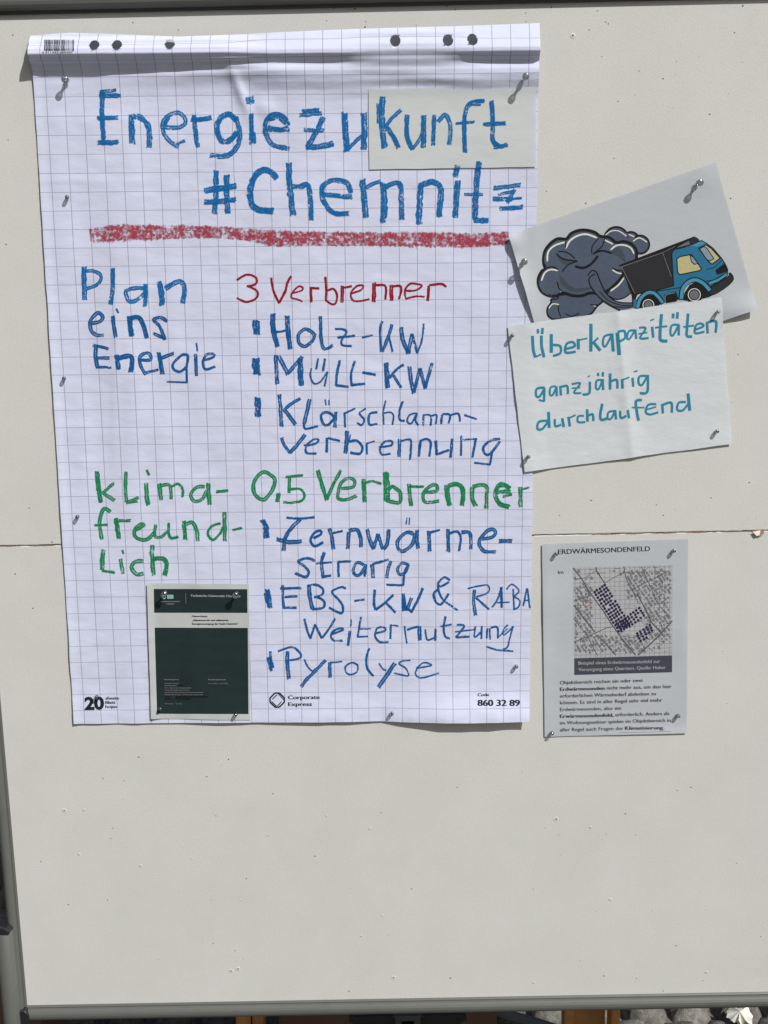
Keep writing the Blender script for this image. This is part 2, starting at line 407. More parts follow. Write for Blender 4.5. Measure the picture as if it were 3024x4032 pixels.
# ------------------------------------------------------------------ pen strokes: ribbons lying on a paper
def catmull(pts, step=6.0, closed=False):
    if len(pts) < 3 and not closed:
        (a, b) = pts; n_ = max(2, int(math.dist(a[:2], b[:2]) / step))
        return [tuple(a[k] + (b[k] - a[k]) * i / n_ for k in range(3)) for i in range(n_ + 1)]
    out = []; L = len(pts)
    rng = range(L) if closed else range(L - 1)
    for i in rng:
        if closed: P0, P1, P2, P3 = pts[i-1], pts[i], pts[(i+1) % L], pts[(i+2) % L]
        else: P0, P1, P2, P3 = pts[max(0, i-1)], pts[i], pts[i+1], pts[min(L-1, i+2)]
        n_ = max(2, int(math.dist(P1[:2], P2[:2]) / step))
        for j in range(n_):
            t = j / n_; q = []
            for k in range(len(P1)):
                q.append(0.5*((2*P1[k]) + (-P0[k]+P2[k])*t + (2*P0[k]-5*P1[k]+4*P2[k]-P3[k])*t*t + (-P0[k]+3*P1[k]-3*P2[k]+P3[k])*t**3))
            out.append(tuple(q))
    if not closed: out.append(tuple(pts[-1]))
    return out

EPSN = [0]
class Ribbons:
    def __init__(s, hf, eps=0.28, jit=0.10, taper=False, deps=0.008, cyc=24):
        s.hf = hf; s.v = []; s.f = []; s.st = []; s.mm = []; s.mi = []; s.eps = eps; s.jit = jit; s.k = 0; s.taper = taper; s.deps = deps; s.cyc = cyc
    def add(s, pts, closed=False, step=5.0, ext=True, mi=0, off=None, e=None):
        """pts: (px, py, width px) in photograph survey units"""
        P = catmull(pts, step, closed)
        if closed: P.append(P[0])
        L = len(P); base = len(s.v); e = (s.eps + (s.k % s.cyc) * s.deps) if e is None else e; s.k += 1
        if off:                                     # a pass wandering beside the centre line, with ragged ends
            Q = []; os = random.random()*60
            for i, (x, y, wd) in enumerate(P):
                a = P[max(0, i-1)]; b = P[min(L-1, i+1)]; tx, ty = b[0]-a[0], b[1]-a[1]; l = math.hypot(tx, ty) or 1
                d = wd*(off[0] + 0.16*noise.noise(Vector((i*0.22 + os, 3, 0)))); Q.append((x - ty/l*d, y + tx/l*d, wd*off[1]*(1 + 0.35*noise.noise(Vector((i*0.3 + os, 7, 0))))))
            P = Q
        sd = random.random() * 50; acc = random.random() * 300; prev = None
        rows = []
        for i, (x, y, wd) in enumerate(P):
            a = P[max(0, i-1)]; b = P[min(L-1, i+1)]
            if closed and i in (0, L-1): a, b = P[-2], P[1]
            tx, ty = b[0]-a[0], b[1]-a[1]; l = math.hypot(tx, ty) or 1; tx /= l; ty /= l
            if s.taper and not closed:
                t = i / (L - 1); wd = wd * max(0.12, min(1, 3.2 * max(0.0, math.sin(math.pi * t)) ** 0.8))
            if not closed and ext and not s.taper and i in (0, L-1):
                sgn = -1 if i == 0 else 1; x += tx * sgn * wd * 0.12; y += ty * sgn * wd * 0.12
            hl = wd * 0.5 * (1 + s.jit * 1.6 * noise.noise(Vector((i * 0.6 + sd, 0, 0))))
            hr = wd * 0.5 * (1 + s.jit * 1.6 * noise.noise(Vector((i * 0.6 + sd, 9, 0))))
            if prev: acc += math.dist((x, y), prev) * 0.36
            prev = (x, y)
            for t, hw in ((-1, hl), (-0.5, hl * 0.5), (0, 0), (0.5, hr * 0.5), (1, hr)):
                sg = 1 if t > 0 else -1
                off = sg * hw if t else 0.0
                s.v.append(PW(s.hf, x - ty * off, y + tx * off, e))
                s.st.append((acc, t)); s.mm.append((acc, off * 0.36 + sd))
        for i in range(L - 1):
            for j in range(4):
                q = base + i * 5 + j; s.f.append((q, q + 5, q + 6, q + 1)); s.mi.append(mi)
    def obj(s, name, mat, parent, label=None):
        o = mesh_obj(name, s.v, s.f, mat, parent, uvs={'st': s.st, 'mm': s.mm}, mi=s.mi if isinstance(mat, (list, tuple)) else None)
        if label: o['label'] = label
        return o

def tri_split(tris, mx):
    out = []; st = list(tris)
    while st:
        a, b, c = st.pop()
        e = [(math.dist(a, b), 0), (math.dist(b, c), 1), (math.dist(c, a), 2)]; l, k = max(e)
        if l <= mx: out.append((a, b, c)); continue
        if k == 1: a, b, c = b, c, a
        elif k == 2: a, b, c = c, a, b
        mdp = ((a[0]+b[0])/2, (a[1]+b[1])/2)
        st.append((a, mdp, c)); st.append((mdp, b, c))
    return out

class Print:                       # flat printing: filled shapes a hair above the paper
    def __init__(s, hf, eps): s.hf = hf; s.eps = eps; s.v = []; s.f = []
    def tris(s, T, mx=22):
        for t in tri_split(T, mx):
            # keep one winding so the face looks out of the paper
            ar = (t[1][0]-t[0][0])*(t[2][1]-t[0][1]) - (t[2][0]-t[0][0])*(t[1][1]-t[0][1])
            if ar > 0: t = (t[0], t[2], t[1])
            i = len(s.v)
            for p_ in t: s.v.append(PW(s.hf, p_[0], p_[1], s.eps))
            s.f.append((i, i+1, i+2))
    def poly(s, pts, mx=22):
        T = tessellate_polygon([[Vector((x, y, 0)) for x, y in pts]])
        s.tris([tuple(pts[k] for k in t) for t in T], mx)
    def disc(s, cx, cy, r, n_=14, ry=None):
        ry = ry or r
        s.poly([(cx + r*math.cos(2*math.pi*k/n_), cy + ry*math.sin(2*math.pi*k/n_)) for k in range(n_)])
    def line(s, a, b, w_):
        dx, dy = b[0]-a[0], b[1]-a[1]; l = math.hypot(dx, dy) or 1; nx, ny = -dy/l*w_/2, dx/l*w_/2
        s.poly([(a[0]+nx, a[1]+ny), (b[0]+nx, b[1]+ny), (b[0]-nx, b[1]-ny), (a[0]-nx, a[1]-ny)])
    def pline(s, pts, w_):
        for a, b in zip(pts, pts[1:]): s.line(a, b, w_)
    def text(s, string, p0, p1, cap, bold=0.0, fit=True):
        over = 0.05 if bold == 0 else 0.115
        if string == '20': over = 0
        else: bold = 0
        v, t, x0, x1 = text_mesh(string, bold)
        dx, dy = p1[0]-p0[0], p1[1]-p0[1]; l = math.hypot(dx, dy); ux, uy = dx/l, dy/l
        k = cap / 0.729; kx = l / (x1 - x0) if fit else k
        def mp(q): X = (q[0]-x0)*kx; Y = q[1]*k; return (p0[0] + ux*X + uy*Y, p0[1] + uy*X - ux*Y)
        s.tris([tuple(mp(v[i]) for i in tt) for tt in t], 40)
        if over:
            e0 = s.eps
            for k_ in ((-.5, .5) if over > 0.04 else (.5,)):
                s.eps += 0.025; s.tris([tuple((mp(v[i])[0] + k_*over*cap/.729*ux, mp(v[i])[1] + k_*over*cap/.729*uy) for i in tt) for tt in t], 40)
            s.eps = e0
    def obj(s, name, mat, parent, label=None):
        o = mesh_obj(name, s.v, s.f, mat, parent)
        if label: o['label'] = label
        return o

def text_mesh(string, bold):
    cu = bpy.data.curves.new('t', 'FONT'); cu.body = string; cu.size = 1; cu.offset = bold; cu.resolution_u = 3; cu.fill_mode = 'FRONT'
    o = bpy.data.objects.new('t', cu); C.objects.link(o)
    dg = bpy.context.evaluated_depsgraph_get(); dg.update()
    me = o.evaluated_get(dg).to_mesh(); me.calc_loop_triangles()
    v = [(a.co.x, a.co.y) for a in me.vertices]; t = [tuple(x.vertices) for x in me.loop_triangles]
    o.evaluated_get(dg).to_mesh_clear(); bpy.data.objects.remove(o); bpy.data.curves.remove(cu)
    xs = [a[0] for a in v]
    return v, t, min(xs), max(xs)

def Z(ox, oy, sc): return lambda L: [tuple([ox + p_[0]/sc, oy + p_[1]/sc] + [c / sc for c in p_[2:]]) for p_ in L]

# ------------------------------------------------------------------ ground: granite setts
ground = mesh_obj('ground', [(-60, -60, -0.03), (60, -60, -0.03), (60, 90, -0.03), (-60, 90, -0.03)], [(0, 1, 2, 3)], M['joint'], None, False)
ground['kind'] = 'structure'
def sett(seed):
    rnd = random.Random(seed); vs, fs = [], []
    nx = 6
    for j in range(nx):
        for i in range(nx):
            u, v = i/(nx-1)*2-1, j/(nx-1)*2-1
            r = max(abs(u), abs(v)); z = 0.012*(1 - r**4) + 0.006*noise.noise(Vector((u*1.4+seed, v*1.4, seed*3)))
            if r > 0.99: z = -0.03
            sh = 1 - 0.10*abs(u*v)
            vs.append((u*0.046*sh + 0.004*noise.noise(Vector((u*2, v*2, seed*5+1))), v*0.046*sh + 0.004*noise.noise(Vector((u*2, v*2, seed*5+9))), z))
    fs = [(j*nx+i, j*nx+i+1, (j+1)*nx+i+1, (j+1)*nx+i) for j in range(nx-1) for i in range(nx-1)]
    me = bpy.data.meshes.new('stone'); me.from_pydata(vs, [], fs); me.materials.append(M['stone'])
    me.polygons.foreach_set('use_smooth', [True]*len(me.polygons)); return me
setts = [sett(k + 0.37) for k in range(7)]
pitch = 0.101; cnt = 0; rest_v, rest_f = [], []
for j in range(-8, 40):
    for i in range(-24, 25):
        x = i*pitch + (0.05 if j % 2 else 0) + random.uniform(-.006, .006); y = 0.35 + j*pitch + random.uniform(-.006, .006)
        a = random.uniform(-.12, .12) + random.choice((0, math.pi/2, math.pi)); z = random.uniform(-.006, .004); sx = random.uniform(.9, 1.12)
        me = random.choice(setts)
        near = (abs(x) < 1.25 and 0.5 < y < 1.45)
        if near and cnt < 290:
            o = bpy.data.objects.new('stone', me); C.objects.link(o); o.parent = ground
            o.location = (x, y, z); o.rotation_euler = (random.uniform(-.05, .05), random.uniform(-.05, .05), a); o.scale = (sx, 1, 1); cnt += 1
        else:
            c, s = math.cos(a), math.sin(a); b0 = len(rest_v)
            for v in me.vertices: rest_v.append((x + c*v.co.x*sx - s*v.co.y, y + s*v.co.x*sx + c*v.co.y, v.co.z + z))
            for f in me.polygons: rest_f.append(tuple(b0 + q for q in f.vertices))
rs = mesh_obj('paving_stones', rest_v, rest_f, M['stone'], ground); rs['kind'] = 'stuff'

# ------------------------------------------------------------------ the pinboard and its stand
def lv(px, py, h=0.0):                                # survey point in levelled board mm
    x, y = unp(px, py, h); return x*CT - y*ST, x*ST + y*CT
def LW(x, y, h): return Vector((x/1000, -h/1000, H0 - y/1000))
XL = sum(lv(*q)[0] for q in ((104, 3957), (54, 3300), (10, 2850)))/3
XR = XL + 1192
YT = (lv(0, 60)[1] + lv(1500, 25)[1])/2; YF = (lv(0, 2152)[1] + lv(3000, 2088)[1])/2; YB = (lv(104, 3957)[1] + lv(1512, 3932)[1] + lv(2900, 3908)[1])/3
board = thing('pinboard', 'tall off-white folding pinboard in a grey metal frame, full of pin holes, filling the picture', 'pinboard', LW((XL+XR)/2, H0*1000, 0))
def panel(y0, y1, sd):
    nxp = 300; vs = []; fs = []
    xs = [XL + (XR-XL)*i/nxp for i in range(nxp+1)]
    rows = [(y0, -18, 0), (y0, -1.2, 0), (y0+1.0, 0, 1), (y1-1.0, 0, 1), (y1, -1.2, 0), (y1, -18, 0)]
    for y, h, k in rows:
        for x in xs:
            wv = 0.35*ns(x, 0, 14, sd) + 0.2*ns(x, 0, 4, sd+2)
            yy = y + (wv if abs(y - YF) < 3 else 0)
            vs.append(LW(x, yy, h))
    R = len(rows)
    for j in range(R-1):
        for i in range(nxp): fs.append((j*(nxp+1)+i, (j+1)*(nxp+1)+i, (j+1)*(nxp+1)+i+1, j*(nxp+1)+i+1))
    b0 = len(vs); vs += [LW(XL, y0, -18), LW(XR, y0, -18), LW(XR, y1, -18), LW(XL, y1, -18)]; fs.append((b0, b0+1, b0+2, b0+3))
    return mesh_obj('panel', vs, fs, M['board'], board, False)
panel(YT-6, YF-0.7, 1); panel(YF+0.7, YB+6, 5)
# frame rails: rounded aluminium profile with a groove along the inner lip
def rail(p0, p1, inward, wd=23):
    out_ = Vector((0, -1, 0)); pr = []
    for k in range(9):
        a = math.pi*k/8; pr.append((-wd/2000*math.cos(a)*1.0 - wd/2000, 0.004 + 0.0085*math.sin(a)))
    prof = [(0.0, -0.026), (0.0, 0.0015), (-0.0022, 0.0032), (-0.0036, 0.0030)] + [(x*0.84 - 0.0036, y) for x, y in reversed(pr)] + [(-wd/1000, -0.026)]
    mb = MB(); mb.prism(prof, p0, p1, inward, out_); o = mb.obj('frame_rail', M['frame'], board, False); return o
rail(LW(XL-20, YB, 0), LW(XR+20, YB, 0), Vector((0, 0, 1)))
rail(LW(XR+20, YT, 0), LW(XL-20, YT, 0), Vector((0, 0, -1)), 26)
rail(LW(XL, YT-20, 0), LW(XL, YB+1, 0), Vector((1, 0, 0)), 17.5)
rail(LW(XR, YB+1, 0), LW(XR, YT-20, 0), Vector((-1, 0, 0)), 17.5)
mb = MB(); mb.box(LW(XL-1, YT+0.5, 0.2), LW(XR+1, YT-9, 3.8)); mb.obj('groove', M['frameDark'], board)
for sx, x in ((1, XL), (-1, XR)):                      # rounded corner caps
    for y, sy in ((YB, 1), (YT, -1)):
        prof = [(-0.0195, 0.0008), (-0.001, 0.0008), (0.0025, 0.004), (0.0052, 0.009), (0.006, 0.0145), (0.005, 0.020), (0.0025, 0.0243), (-0.012, 0.0246), (-0.0175, 0.022), (-0.0195, 0.017)]
        c = LW(x, y, 0); mb = MB()
        mb.prism([(a, b) for a, b in prof], c + Vector((0, 0.0265, 0)), c + Vector((0, -0.0145, 0)), Vector((sx, 0, 0)), Vector((0, 0, -sy)))
        bevel(mb.obj('corner_cap', M['black'], board), 0.002, 3)
# stand: posts beside the frame, clamp levers, feet
for side, xp in ((-1, XL - 21.5), (1, XR + 21.5)):
    mb = MB(); top = lv(55, 3663, 16)[1]
    mb.lathe([(0.0135, 0.05), (0.0135, H0 - top/1000 - 0.001), (0.0125, H0 - top/1000)], 28, Vector((xp/1000, -0.012, 0)))
    mb.obj('post', M['frame'], board, True)
    mb = MB(); mb.lathe([(0.0139, 0.0005), (0.0139, 0.004), (0.011, 0.007), (0.006, 0.009)], 20, Vector((xp/1000, -0.012, H0 - top/1000)))
    mb.obj('clamp', M['black'], board, True)
    mb = MB(); cz = H0 - top/1000; cx_ = xp/1000
    mb.prism([(-0.045, 0.022), (-0.02, 0.014), (0.006, 0.003), (0.013, -0.002), (0.013, -0.006), (0.004, -0.008), (-0.03, -0.004), (-0.05, 0.004)],
             Vector((cx_, -0.004, cz+0.006)), Vector((cx_, -0.027, cz+0.006)), Vector((-side, 0, 0)), Vector((0, 0, 1)))
    bevel(mb.obj('clamp_lever', M['black'], board), 0.002)
    mb = MB(); mb.prism([(0, 0.028), (0.0, 0.06), (0.012, 0.066), (0.03, 0.06), (0.03, 0.028)], Vector((xp/1000-0.015, -0.30, 0)), Vector((xp/1000-0.015, 0.30, 0)), Vector((1, 0, 0)), Vector((0, 0, 1)))
    bevel(mb.obj('foot', M['frame'], board), 0.004)
# torn edges along the joint
fl = MB(); br = MB()
def strip(mbx, x0, x1, yc, th, h):
    n_ = max(4, int((x1-x0)/3)); i0 = len(mbx.v); sd = random.random()*90
    for k in range(n_+1):
        x = x0 + (x1-x0)*k/n_; e = max(0.0, math.sin(math.pi*k/n_))**0.5
        y = yc + 0.3*ns(x, 0, 9, sd); t = th*e*(0.6 + 0.9*abs(ns(x, 0, 5, sd+3)))
        mbx.v += [LW(x, y - t/2, h), LW(x, y + t/2, h*0.6)]
    for k in range(n_): q = i0 + 2*k; mbx.f.append((q, q+1, q+3, q+2))
for _ in range(70):
    x0 = random.uniform(XL+2, XR-40); strip(fl, x0, x0+random.uniform(8, 45), YF-1.2, random.uniform(.6, 1.3), 0.9)
for x0 in (XL+10, XL+60, XL+72, 470, 520, 560, 610, 640, 700, 430):
    strip(br, x0, x0+random.uniform(18, 45), YF+0.3, 1.5, 0.35)
for _ in range(16):
    x0 = random.uniform(XL+2, XR-40); strip(br, x0, x0+random.uniform(8, 22), YF+0.5, 1.0, 0.3)
o = fl.obj('torn_fibres', M['flake'], board); o['kind'] = 'stuff'
o = br.obj('bare_edge', M['brownedge'], board); o['kind'] = 'stuff'
cx_, cy_ = lv(2985, 2100); mb = MB()                   # chip hanging off the joint at the right
mb.v = [LW(cx_-10, cy_-4.5, .4), LW(cx_+9, cy_-5, .4), LW(cx_+7, cy_+1, 2.4), LW(cx_+1, cy_+4, 3), LW(cx_-4, cy_+1, 1.4)]; mb.f = [(0, 4, 3, 2, 1)]
mb.obj('chip', M['brownedge'], board)
mb = MB(); mb.v = [LW(cx_-9, cy_-3, 3.2), LW(cx_+3, cy_-5, 1.2), LW(cx_+1, cy_+2, 3.4), LW(cx_-3, cy_+3, 4)]; mb.f = [(0, 3, 2, 1)]
mb.obj('chip', M['flake'], board)
# pin holes and pricks
ho = MB(); rim = MB()
def hole(px, py, r=1.0, raised=False):
    x, y = lv(px, py); i0 = len(ho.v); n_ = 7
    a0 = random.random()*6
    for k in range(n_): a = -2*math.pi*k/n_; rr = r*random.uniform(.75, 1.2); ho.v.append(LW(x+rr*math.cos(a+a0), y+rr*math.sin(a+a0)*0.9, 0.12))
    ho.f.append(tuple(range(i0, i0+n_)))
    if raised:                                         # little crater pulled up round the hole
        i0 = len(rim.v); n_ = 12
        for rr, h in ((r*1.05, 0.55), (r*1.6, 0.75), (r*3.4, 0.05)):
            for k in range(n_): a = -2*math.pi*k/n_; rim.v.append(LW(x+rr*math.cos(a), y+rr*math.sin(a), h))
        for j in range(2):
            for k in range(n_): rim.f.append((i0+j*n_+k, i0+j*n_+(k+1) % n_, i0+(j+1)*n_+(k+1) % n_, i0+(j+1)*n_+k))
Hs = [(1286,82),(1315,33),(1397,35),(1758,24),(1793,38),(1440,86),(1437,107),(1639,101),(2070,51),(2071,85),(2171,30),(2353,43),(2385,87),(2395,94),(2320,118),
      (2892,128),(2925,23),(2517,279),(2610,310),(2433,399),(2794,450),(2418,623),(2306,801),(2877,781),(2151,753),(24,962),(50,138),(703,118),(523,89),(32,550),(2906,1395),
      (2328,1970),(2584,1988),(2611,2029),(2203,2029),(253,3186),(161,3393),(269,3561),(406,3065),(488,3073),(444,3261),(436,3301),(423,3544),(850,3212),(833,3544),(1054,3292),
      (813,3058),(546,2981),(815,3058),(900,2990),(1075,3125),(2192,3224),(2462,3204),(2662,3724),(2612,3902),(2506,3852),(2377,3843),(1774,3851),(1375,3903),(2767,3861),(2284,3783),
      (1240,3371),(970,3460),(840,3715),(925,3743),(205,2135),(130,2395),(115,2000),(60,2260),(2800,1960),(2950,1900),(2720,3100),(1800,3100),(1500,3200),(1620,3500),(2100,3500),(2900,3400)]
for q in Hs: hole(q[0], q[1], random.uniform(.75, 1.25))
for q in ((2255,141),(910,3823),(937,3815),(2190,3225),(2080,1985),(1550,3850),(253,3192)): hole(q[0], q[1], 1.2, True)
for _ in range(50): hole(random.uniform(20, 3010), random.choice((random.uniform(2960, 3900), random.uniform(40, 1200))), random.uniform(.3, .7))
for _ in range(18): hole(random.uniform(20, 3000), random.uniform(2950, 3890), random.uniform(.35, .8), True)
for _ in range(6): hole(random.uniform(2150, 3000), random.uniform(60, 2080), random.uniform(.35, .8), True)
for _ in range(40): hole(random.uniform(2150, 3010), random.uniform(50, 3900), random.uniform(.3, .7))
o = ho.obj('pin_holes', M['hole'], board); o['kind'] = 'stuff'
o = rim.obj('hole_rims', M['board'], board, True); o['kind'] = 'stuff'

# ------------------------------------------------------------------ the squared flipchart sheet
flip = thing('flipchart_sheet', 'large squared flipchart sheet with blue, green and red crayon writing, its top edge curling forward', 'poster', world(0, 446, 0))
TOP = [(unp(px, py, 9)[0], unp(px, py, 9)[1]) for px, py in ((108, 146), (118, 138), (270, 126), (400, 130), (700, 142), (1000, 131), (1400, 112), (1900, 98), (2122, 89))]
us = [-341 + 680*i/272 for i in range(273)]
ys = [446 - 4.5*i for i in range(int((446+440)/4.5)+1)]
NR = 84
vs, uvg = [], []
cols = len(us)
for y in ys:
    for x in us:
        xx = x
        if x == us[0]: xx += 0.8*ns(0, y, 40, 3)
        if x == us[-1]: xx += 0.8*ns(0, y, 40, 4)
        yy = y + (0.5*ns(x, 0, 50, 8) if y == 446 else 0)
        vs.append(world(xx, yy, h_flip(xx, yy))); uvg.append((x/25+13, 18+y/25))
ylast = ys[-1]; acc = {i: (0.0, h_flip(us[i], ylast), ylast) for i in range(cols)}
for j in range(1, NR+1):
    for i, x in enumerate(us):
        yt = lerp_tab(TOP, x); y = ylast + (yt - ylast)*j/NR; h = h_flip(x, y)
        a, hp, yp = acc[i]; a += math.hypot(h-hp, y-yp); acc[i] = (a, h, y)
        vs.append(world(x, y, h)); uvg.append((x/25+13, 18 + ylast/25 - a/25))
R = len(ys) + NR
# punched holes: snap the mesh to circles in the sheet's own measure
holes = []
for px, py in ((372, 179), (461, 178), (670, 177), (1558, 161), (1767, 157), (1857, 155)):
    x, y = unp(px, py, 13)
    best = min(range(len(ys)*cols, len(vs)), key=lambda k: (vs[k] - world(x, y, h_flip(x, y))).length)
    holes.append((uvg[best][0]*25, uvg[best][1]*25))
RH = 7.0; newuv = list(uvg); inside = set()
for k in range(len(ys)*cols, len(vs)):
    U, V = uvg[k][0]*25, uvg[k][1]*25
    for hx, hy in holes:
        d = math.hypot(U-hx, (V-hy)*0.8)
        if d < RH + 1.3:
            if d > RH - 1.3:
                j, i = divmod(k, cols); s_ = RH/d - 1; dU, dV = (U-hx)*s_, (V-hy)*s_
                q = vs[k]; xv = Vector((1, 0, 0)); up_ = (vs[min(k+cols, len(vs)-1)] - vs[k-cols]); up_.normalize()
                vs[k] = q + xv*(dU/1000) + up_*(-dV/1000); newuv[k] = ((U+dU)/25, (V+dV)/25)
            else: inside.add(k)
fs = []
for j in range(R-1):
    for i in range(cols-1):
        q = (j*cols+i, j*cols+i+1, (j+1)*cols+i+1, (j+1)*cols+i)
        if j >= len(ys)-1 and inside:
            U = sum(newuv[k][0] for k in q)/4*25; V = sum(newuv[k][1] for k in q)/4*25
            if any(math.hypot(U-hx, (V-hy)*0.8) < RH-0.15 for hx, hy in holes): continue
        fs.append(q)
paper = mesh_obj('paper', vs, fs, M['sheet'], flip, True, {'grid': newuv})

A_ = Z(350, 330, 2.765); B_ = Z(850, 330, 2.765); C_ = Z(1400, 330, 2.765); D_ = Z(1550, 530, 2.765); E_ = Z(300, 1000, 2.765)
F_ = Z(900, 1000, 2.765); G_ = Z(1300, 1000, 2.765); H_ = Z(950, 1500, 2.765); I_ = Z(1450, 1500, 2.765); J_ = Z(350, 1800, 2.765)
L_ = Z(950, 1850, 2.765); K_ = Z(1500, 1850, 2.765); M_ = Z(1000, 2200, 2.765); N_ = Z(1550, 2200, 2.765); O_ = Z(2000, 1200, 1.8433)

def parse(sv):                      # 'x,y x,y x,y w; ...'
    out = []
    for st in sv.split(';'):
        t = st.split()
        if not t: continue
        wd = float(t[-1]); closed = t[0] == 'o'
        if closed: t = t[1:]
        out.append((closed, [(float(a.split(',')[0]), float(a.split(',')[1]), wd) for a in t[:-1]]))
    return out

def write(hf, parent, mat, label, *chunks, name='handwritten_line', jit=0.16, wk=1.14, step=5.0):
    rb = Ribbons(hf, jit=jit); wash = None
    for k_ in ('blue1', 'blue2', 'green', 'red'):
        if mat is M[k_]: wash = M[k_ + 'w']
    for zf, sv in chunks:
        for closed, pts in parse(sv):
            pp = [(a, b, w_*wk) for a, b, w_ in zf(pts)]; w0 = pp[0][2]
            if not wash: rb.add(pp, closed, step); continue
            rb.add([(a, b, w_*1.04) for a, b, w_ in pp], closed, step, mi=1, e=0.24 + (rb.k % 9)*0.004)
            if w0 > 14: spec = ((-.30, .34), (.30, .34), (0.02, .38)) if w0 > 19 else ((-.26, .42), (.26, .42))
            else: spec = ((0.0, .62),) if w0 < 10 else ((-.16, .46), (.2, .40))
            for o_, k_ in spec:
                q = [list(p_) for p_ in pp]
                if not closed:                      # each pass starts and stops a little early or late
                    for A, B, sg in ((0, 1, 1), (-1, -2, 1)):
                        dx, dy = q[A][0]-q[B][0], q[A][1]-q[B][1]; l = math.hypot(dx, dy) or 1; ex = random.uniform(-.10, .22)*w0
                        q[A][0] += dx/l*ex; q[A][1] += dy/l*ex
                rb.add([tuple(a) for a in q], closed, step, off=(o_ + random.uniform(-.05, .05), k_))
    return rb.obj(name, [mat, wash] if wash else mat, parent, label)

def h_top(x, y):                    # strokes that run from the sheet onto the patch
    X0, Y0 = unp(1451, 350, 3); X1, Y1 = unp(2111, 661, 3)
    return max(h_flip(x, y), h_patch(x, y)) if (X0 < x < X1 and Y0 < y < Y1 + 1) else h_flip(x, y)

write(h_flip, flip, M['blue1'], 'broad bright blue crayon heading reading Energiezu', (A_,
 '148,80 145,350 165,640 55;125,85 295,70 38;120,125 345,130 48;100,375 315,365 50;100,640 315,635 52;'
 '462,340 470,640 62;470,370 540,360 620,420 660,520 655,690 56;'
 '800,470 960,475 1040,440 1050,380 990,320 920,320 840,370 805,440 820,540 890,630 975,680 46;965,650 1045,620 34;870,370 830,440 42;'
 '1145,340 1165,520 1185,680 52;1120,385 1220,385 1330,365 52;'
 '1600,400 1540,335 1450,360 1400,450 1410,560 1470,630 1560,590 1610,520 60;1600,360 1640,520 1630,650 1560,750 1450,790 1330,775 52'),
 (B_, '370,150 374,205 92;385,330 388,480 395,560 50;395,540 400,640 72;'
 '570,480 680,500 795,490 56;790,450 740,360 650,330 570,370 535,460 555,570 620,660 710,690 800,705 50;590,390 700,350 42;690,380 760,440 32;'
 '950,300 1120,285 48;920,340 1150,320 42;1165,370 1110,490 1060,580 1000,680 62;965,500 1170,510 46;990,690 1120,685 1270,655 64;'
 '1405,330 1415,520 1430,725 66;1380,310 1395,600 30;1440,710 1560,590 1610,560 42;1610,330 1615,500 1605,710 66'))
write(h_top, flip, M['blue1'], 'broad bright blue crayon heading reading #Chemnitz', (A_,
 '1385,950 1385,1180 1370,1410 60;1500,1000 1500,1200 1515,1400 65;1265,1160 1420,1140 1600,1110 65;1265,1285 1420,1280 1590,1260 60'),
 (B_, '660,1030 600,960 520,940 440,990 390,1090 375,1200 395,1310 470,1370 620,1380 70;'
 '795,870 800,1080 820,1250 840,1420 60;830,1120 920,1115 1000,1100 1025,1200 1035,1330 1040,1480 54;'
 '1160,1210 1290,1215 1400,1230 1480,1230 50;1470,1180 1430,1080 1330,1050 1230,1060 1160,1130 1160,1240 1220,1350 1300,1410 1440,1415 58'),
 (C_, '75,1050 95,1250 110,1450 62;110,1130 190,1090 270,1060 42;295,1090 310,1300 295,1500 66;340,1340 328,1460 32;330,1120 420,1080 490,1100 500,1250 505,1470 56;'
 '715,1090 695,1300 690,1515 66;715,1110 800,1070 880,1080 930,1150 920,1300 910,1440 60;1110,900 1085,1005 66;1115,1060 1100,1250 1085,1450 60;'
 '1345,860 1325,1000 1310,1200 1300,1400 1300,1470 66;1290,1485 1440,1485 62;1190,1205 1385,1205 36'),
 (D_, '1095,580 1240,565 1375,545 46;1085,700 1290,700 50;1250,705 1390,690 30;1320,600 1240,740 40;1140,655 1310,615 34;1160,805 1270,800 1400,790 52'))
rb = Ribbons(h_flip, jit=0.05)
rb.add([(a, b, c*1.12) for a, b, c in [(362,927,62),(464,917,76),(663,913,66),(862,915,56),(1000,926,62),(1073,937,74),(1240,940,66),(1464,941,64),(1700,944,68),(1860,946,66),(1997,937,56)]])
rb.obj('underline', M['redband'], flip, 'broad grainy red chalk underline')
write(h_flip, flip, M['blue1'], None, (E_,
 '85,150 85,320 90,495 54;90,190 180,180 260,220 270,280 220,340 125,375 38;400,160 400,300 395,420 375,545 50;'
 '745,370 640,370 545,400 560,490 610,520 690,480 740,430 42;755,330 755,450 750,560 52;905,310 930,430 935,550 60;975,370 1060,320 1140,300 1185,390 1160,530 54'))
write(h_flip, flip, M['blue2'], None, (E_,
 '160,750 250,740 290,690 245,640 185,680 150,750 170,840 220,880 300,885 38;400,680 410,770 430,900 45;440,600 460,640 24;'
 '580,680 590,790 605,890 58;600,700 680,690 730,770 770,910 48;985,730 925,690 845,715 910,790 965,925 38;965,920 900,890 840,865 38'))
write(h_flip, flip, M['blue2'], None, (E_,
 '215,1010 210,1120 235,1240 45;190,990 350,1030 34;220,1130 360,1130 35;235,1230 380,1235 32;440,1100 460,1250 50;460,1130 590,1110 610,1190 595,1280 50;'
 '690,1150 810,1150 800,1090 750,1080 690,1130 710,1230 760,1310 38;760,1290 890,1260 32;900,1075 920,1180 940,1300 48;930,1130 1060,1080 38;'
 '1220,1100 1150,1100 1060,1190 1060,1250 1130,1280 1200,1220 1220,1110 32;1215,1110 1205,1250 1205,1395 27;1205,1398 990,1390 24;'
 '1300,1090 1310,1320 38;1310,970 1320,1055 24;1385,1160 1500,1120 1490,1085 1420,1095 1380,1180 1410,1255 1510,1225 31'))
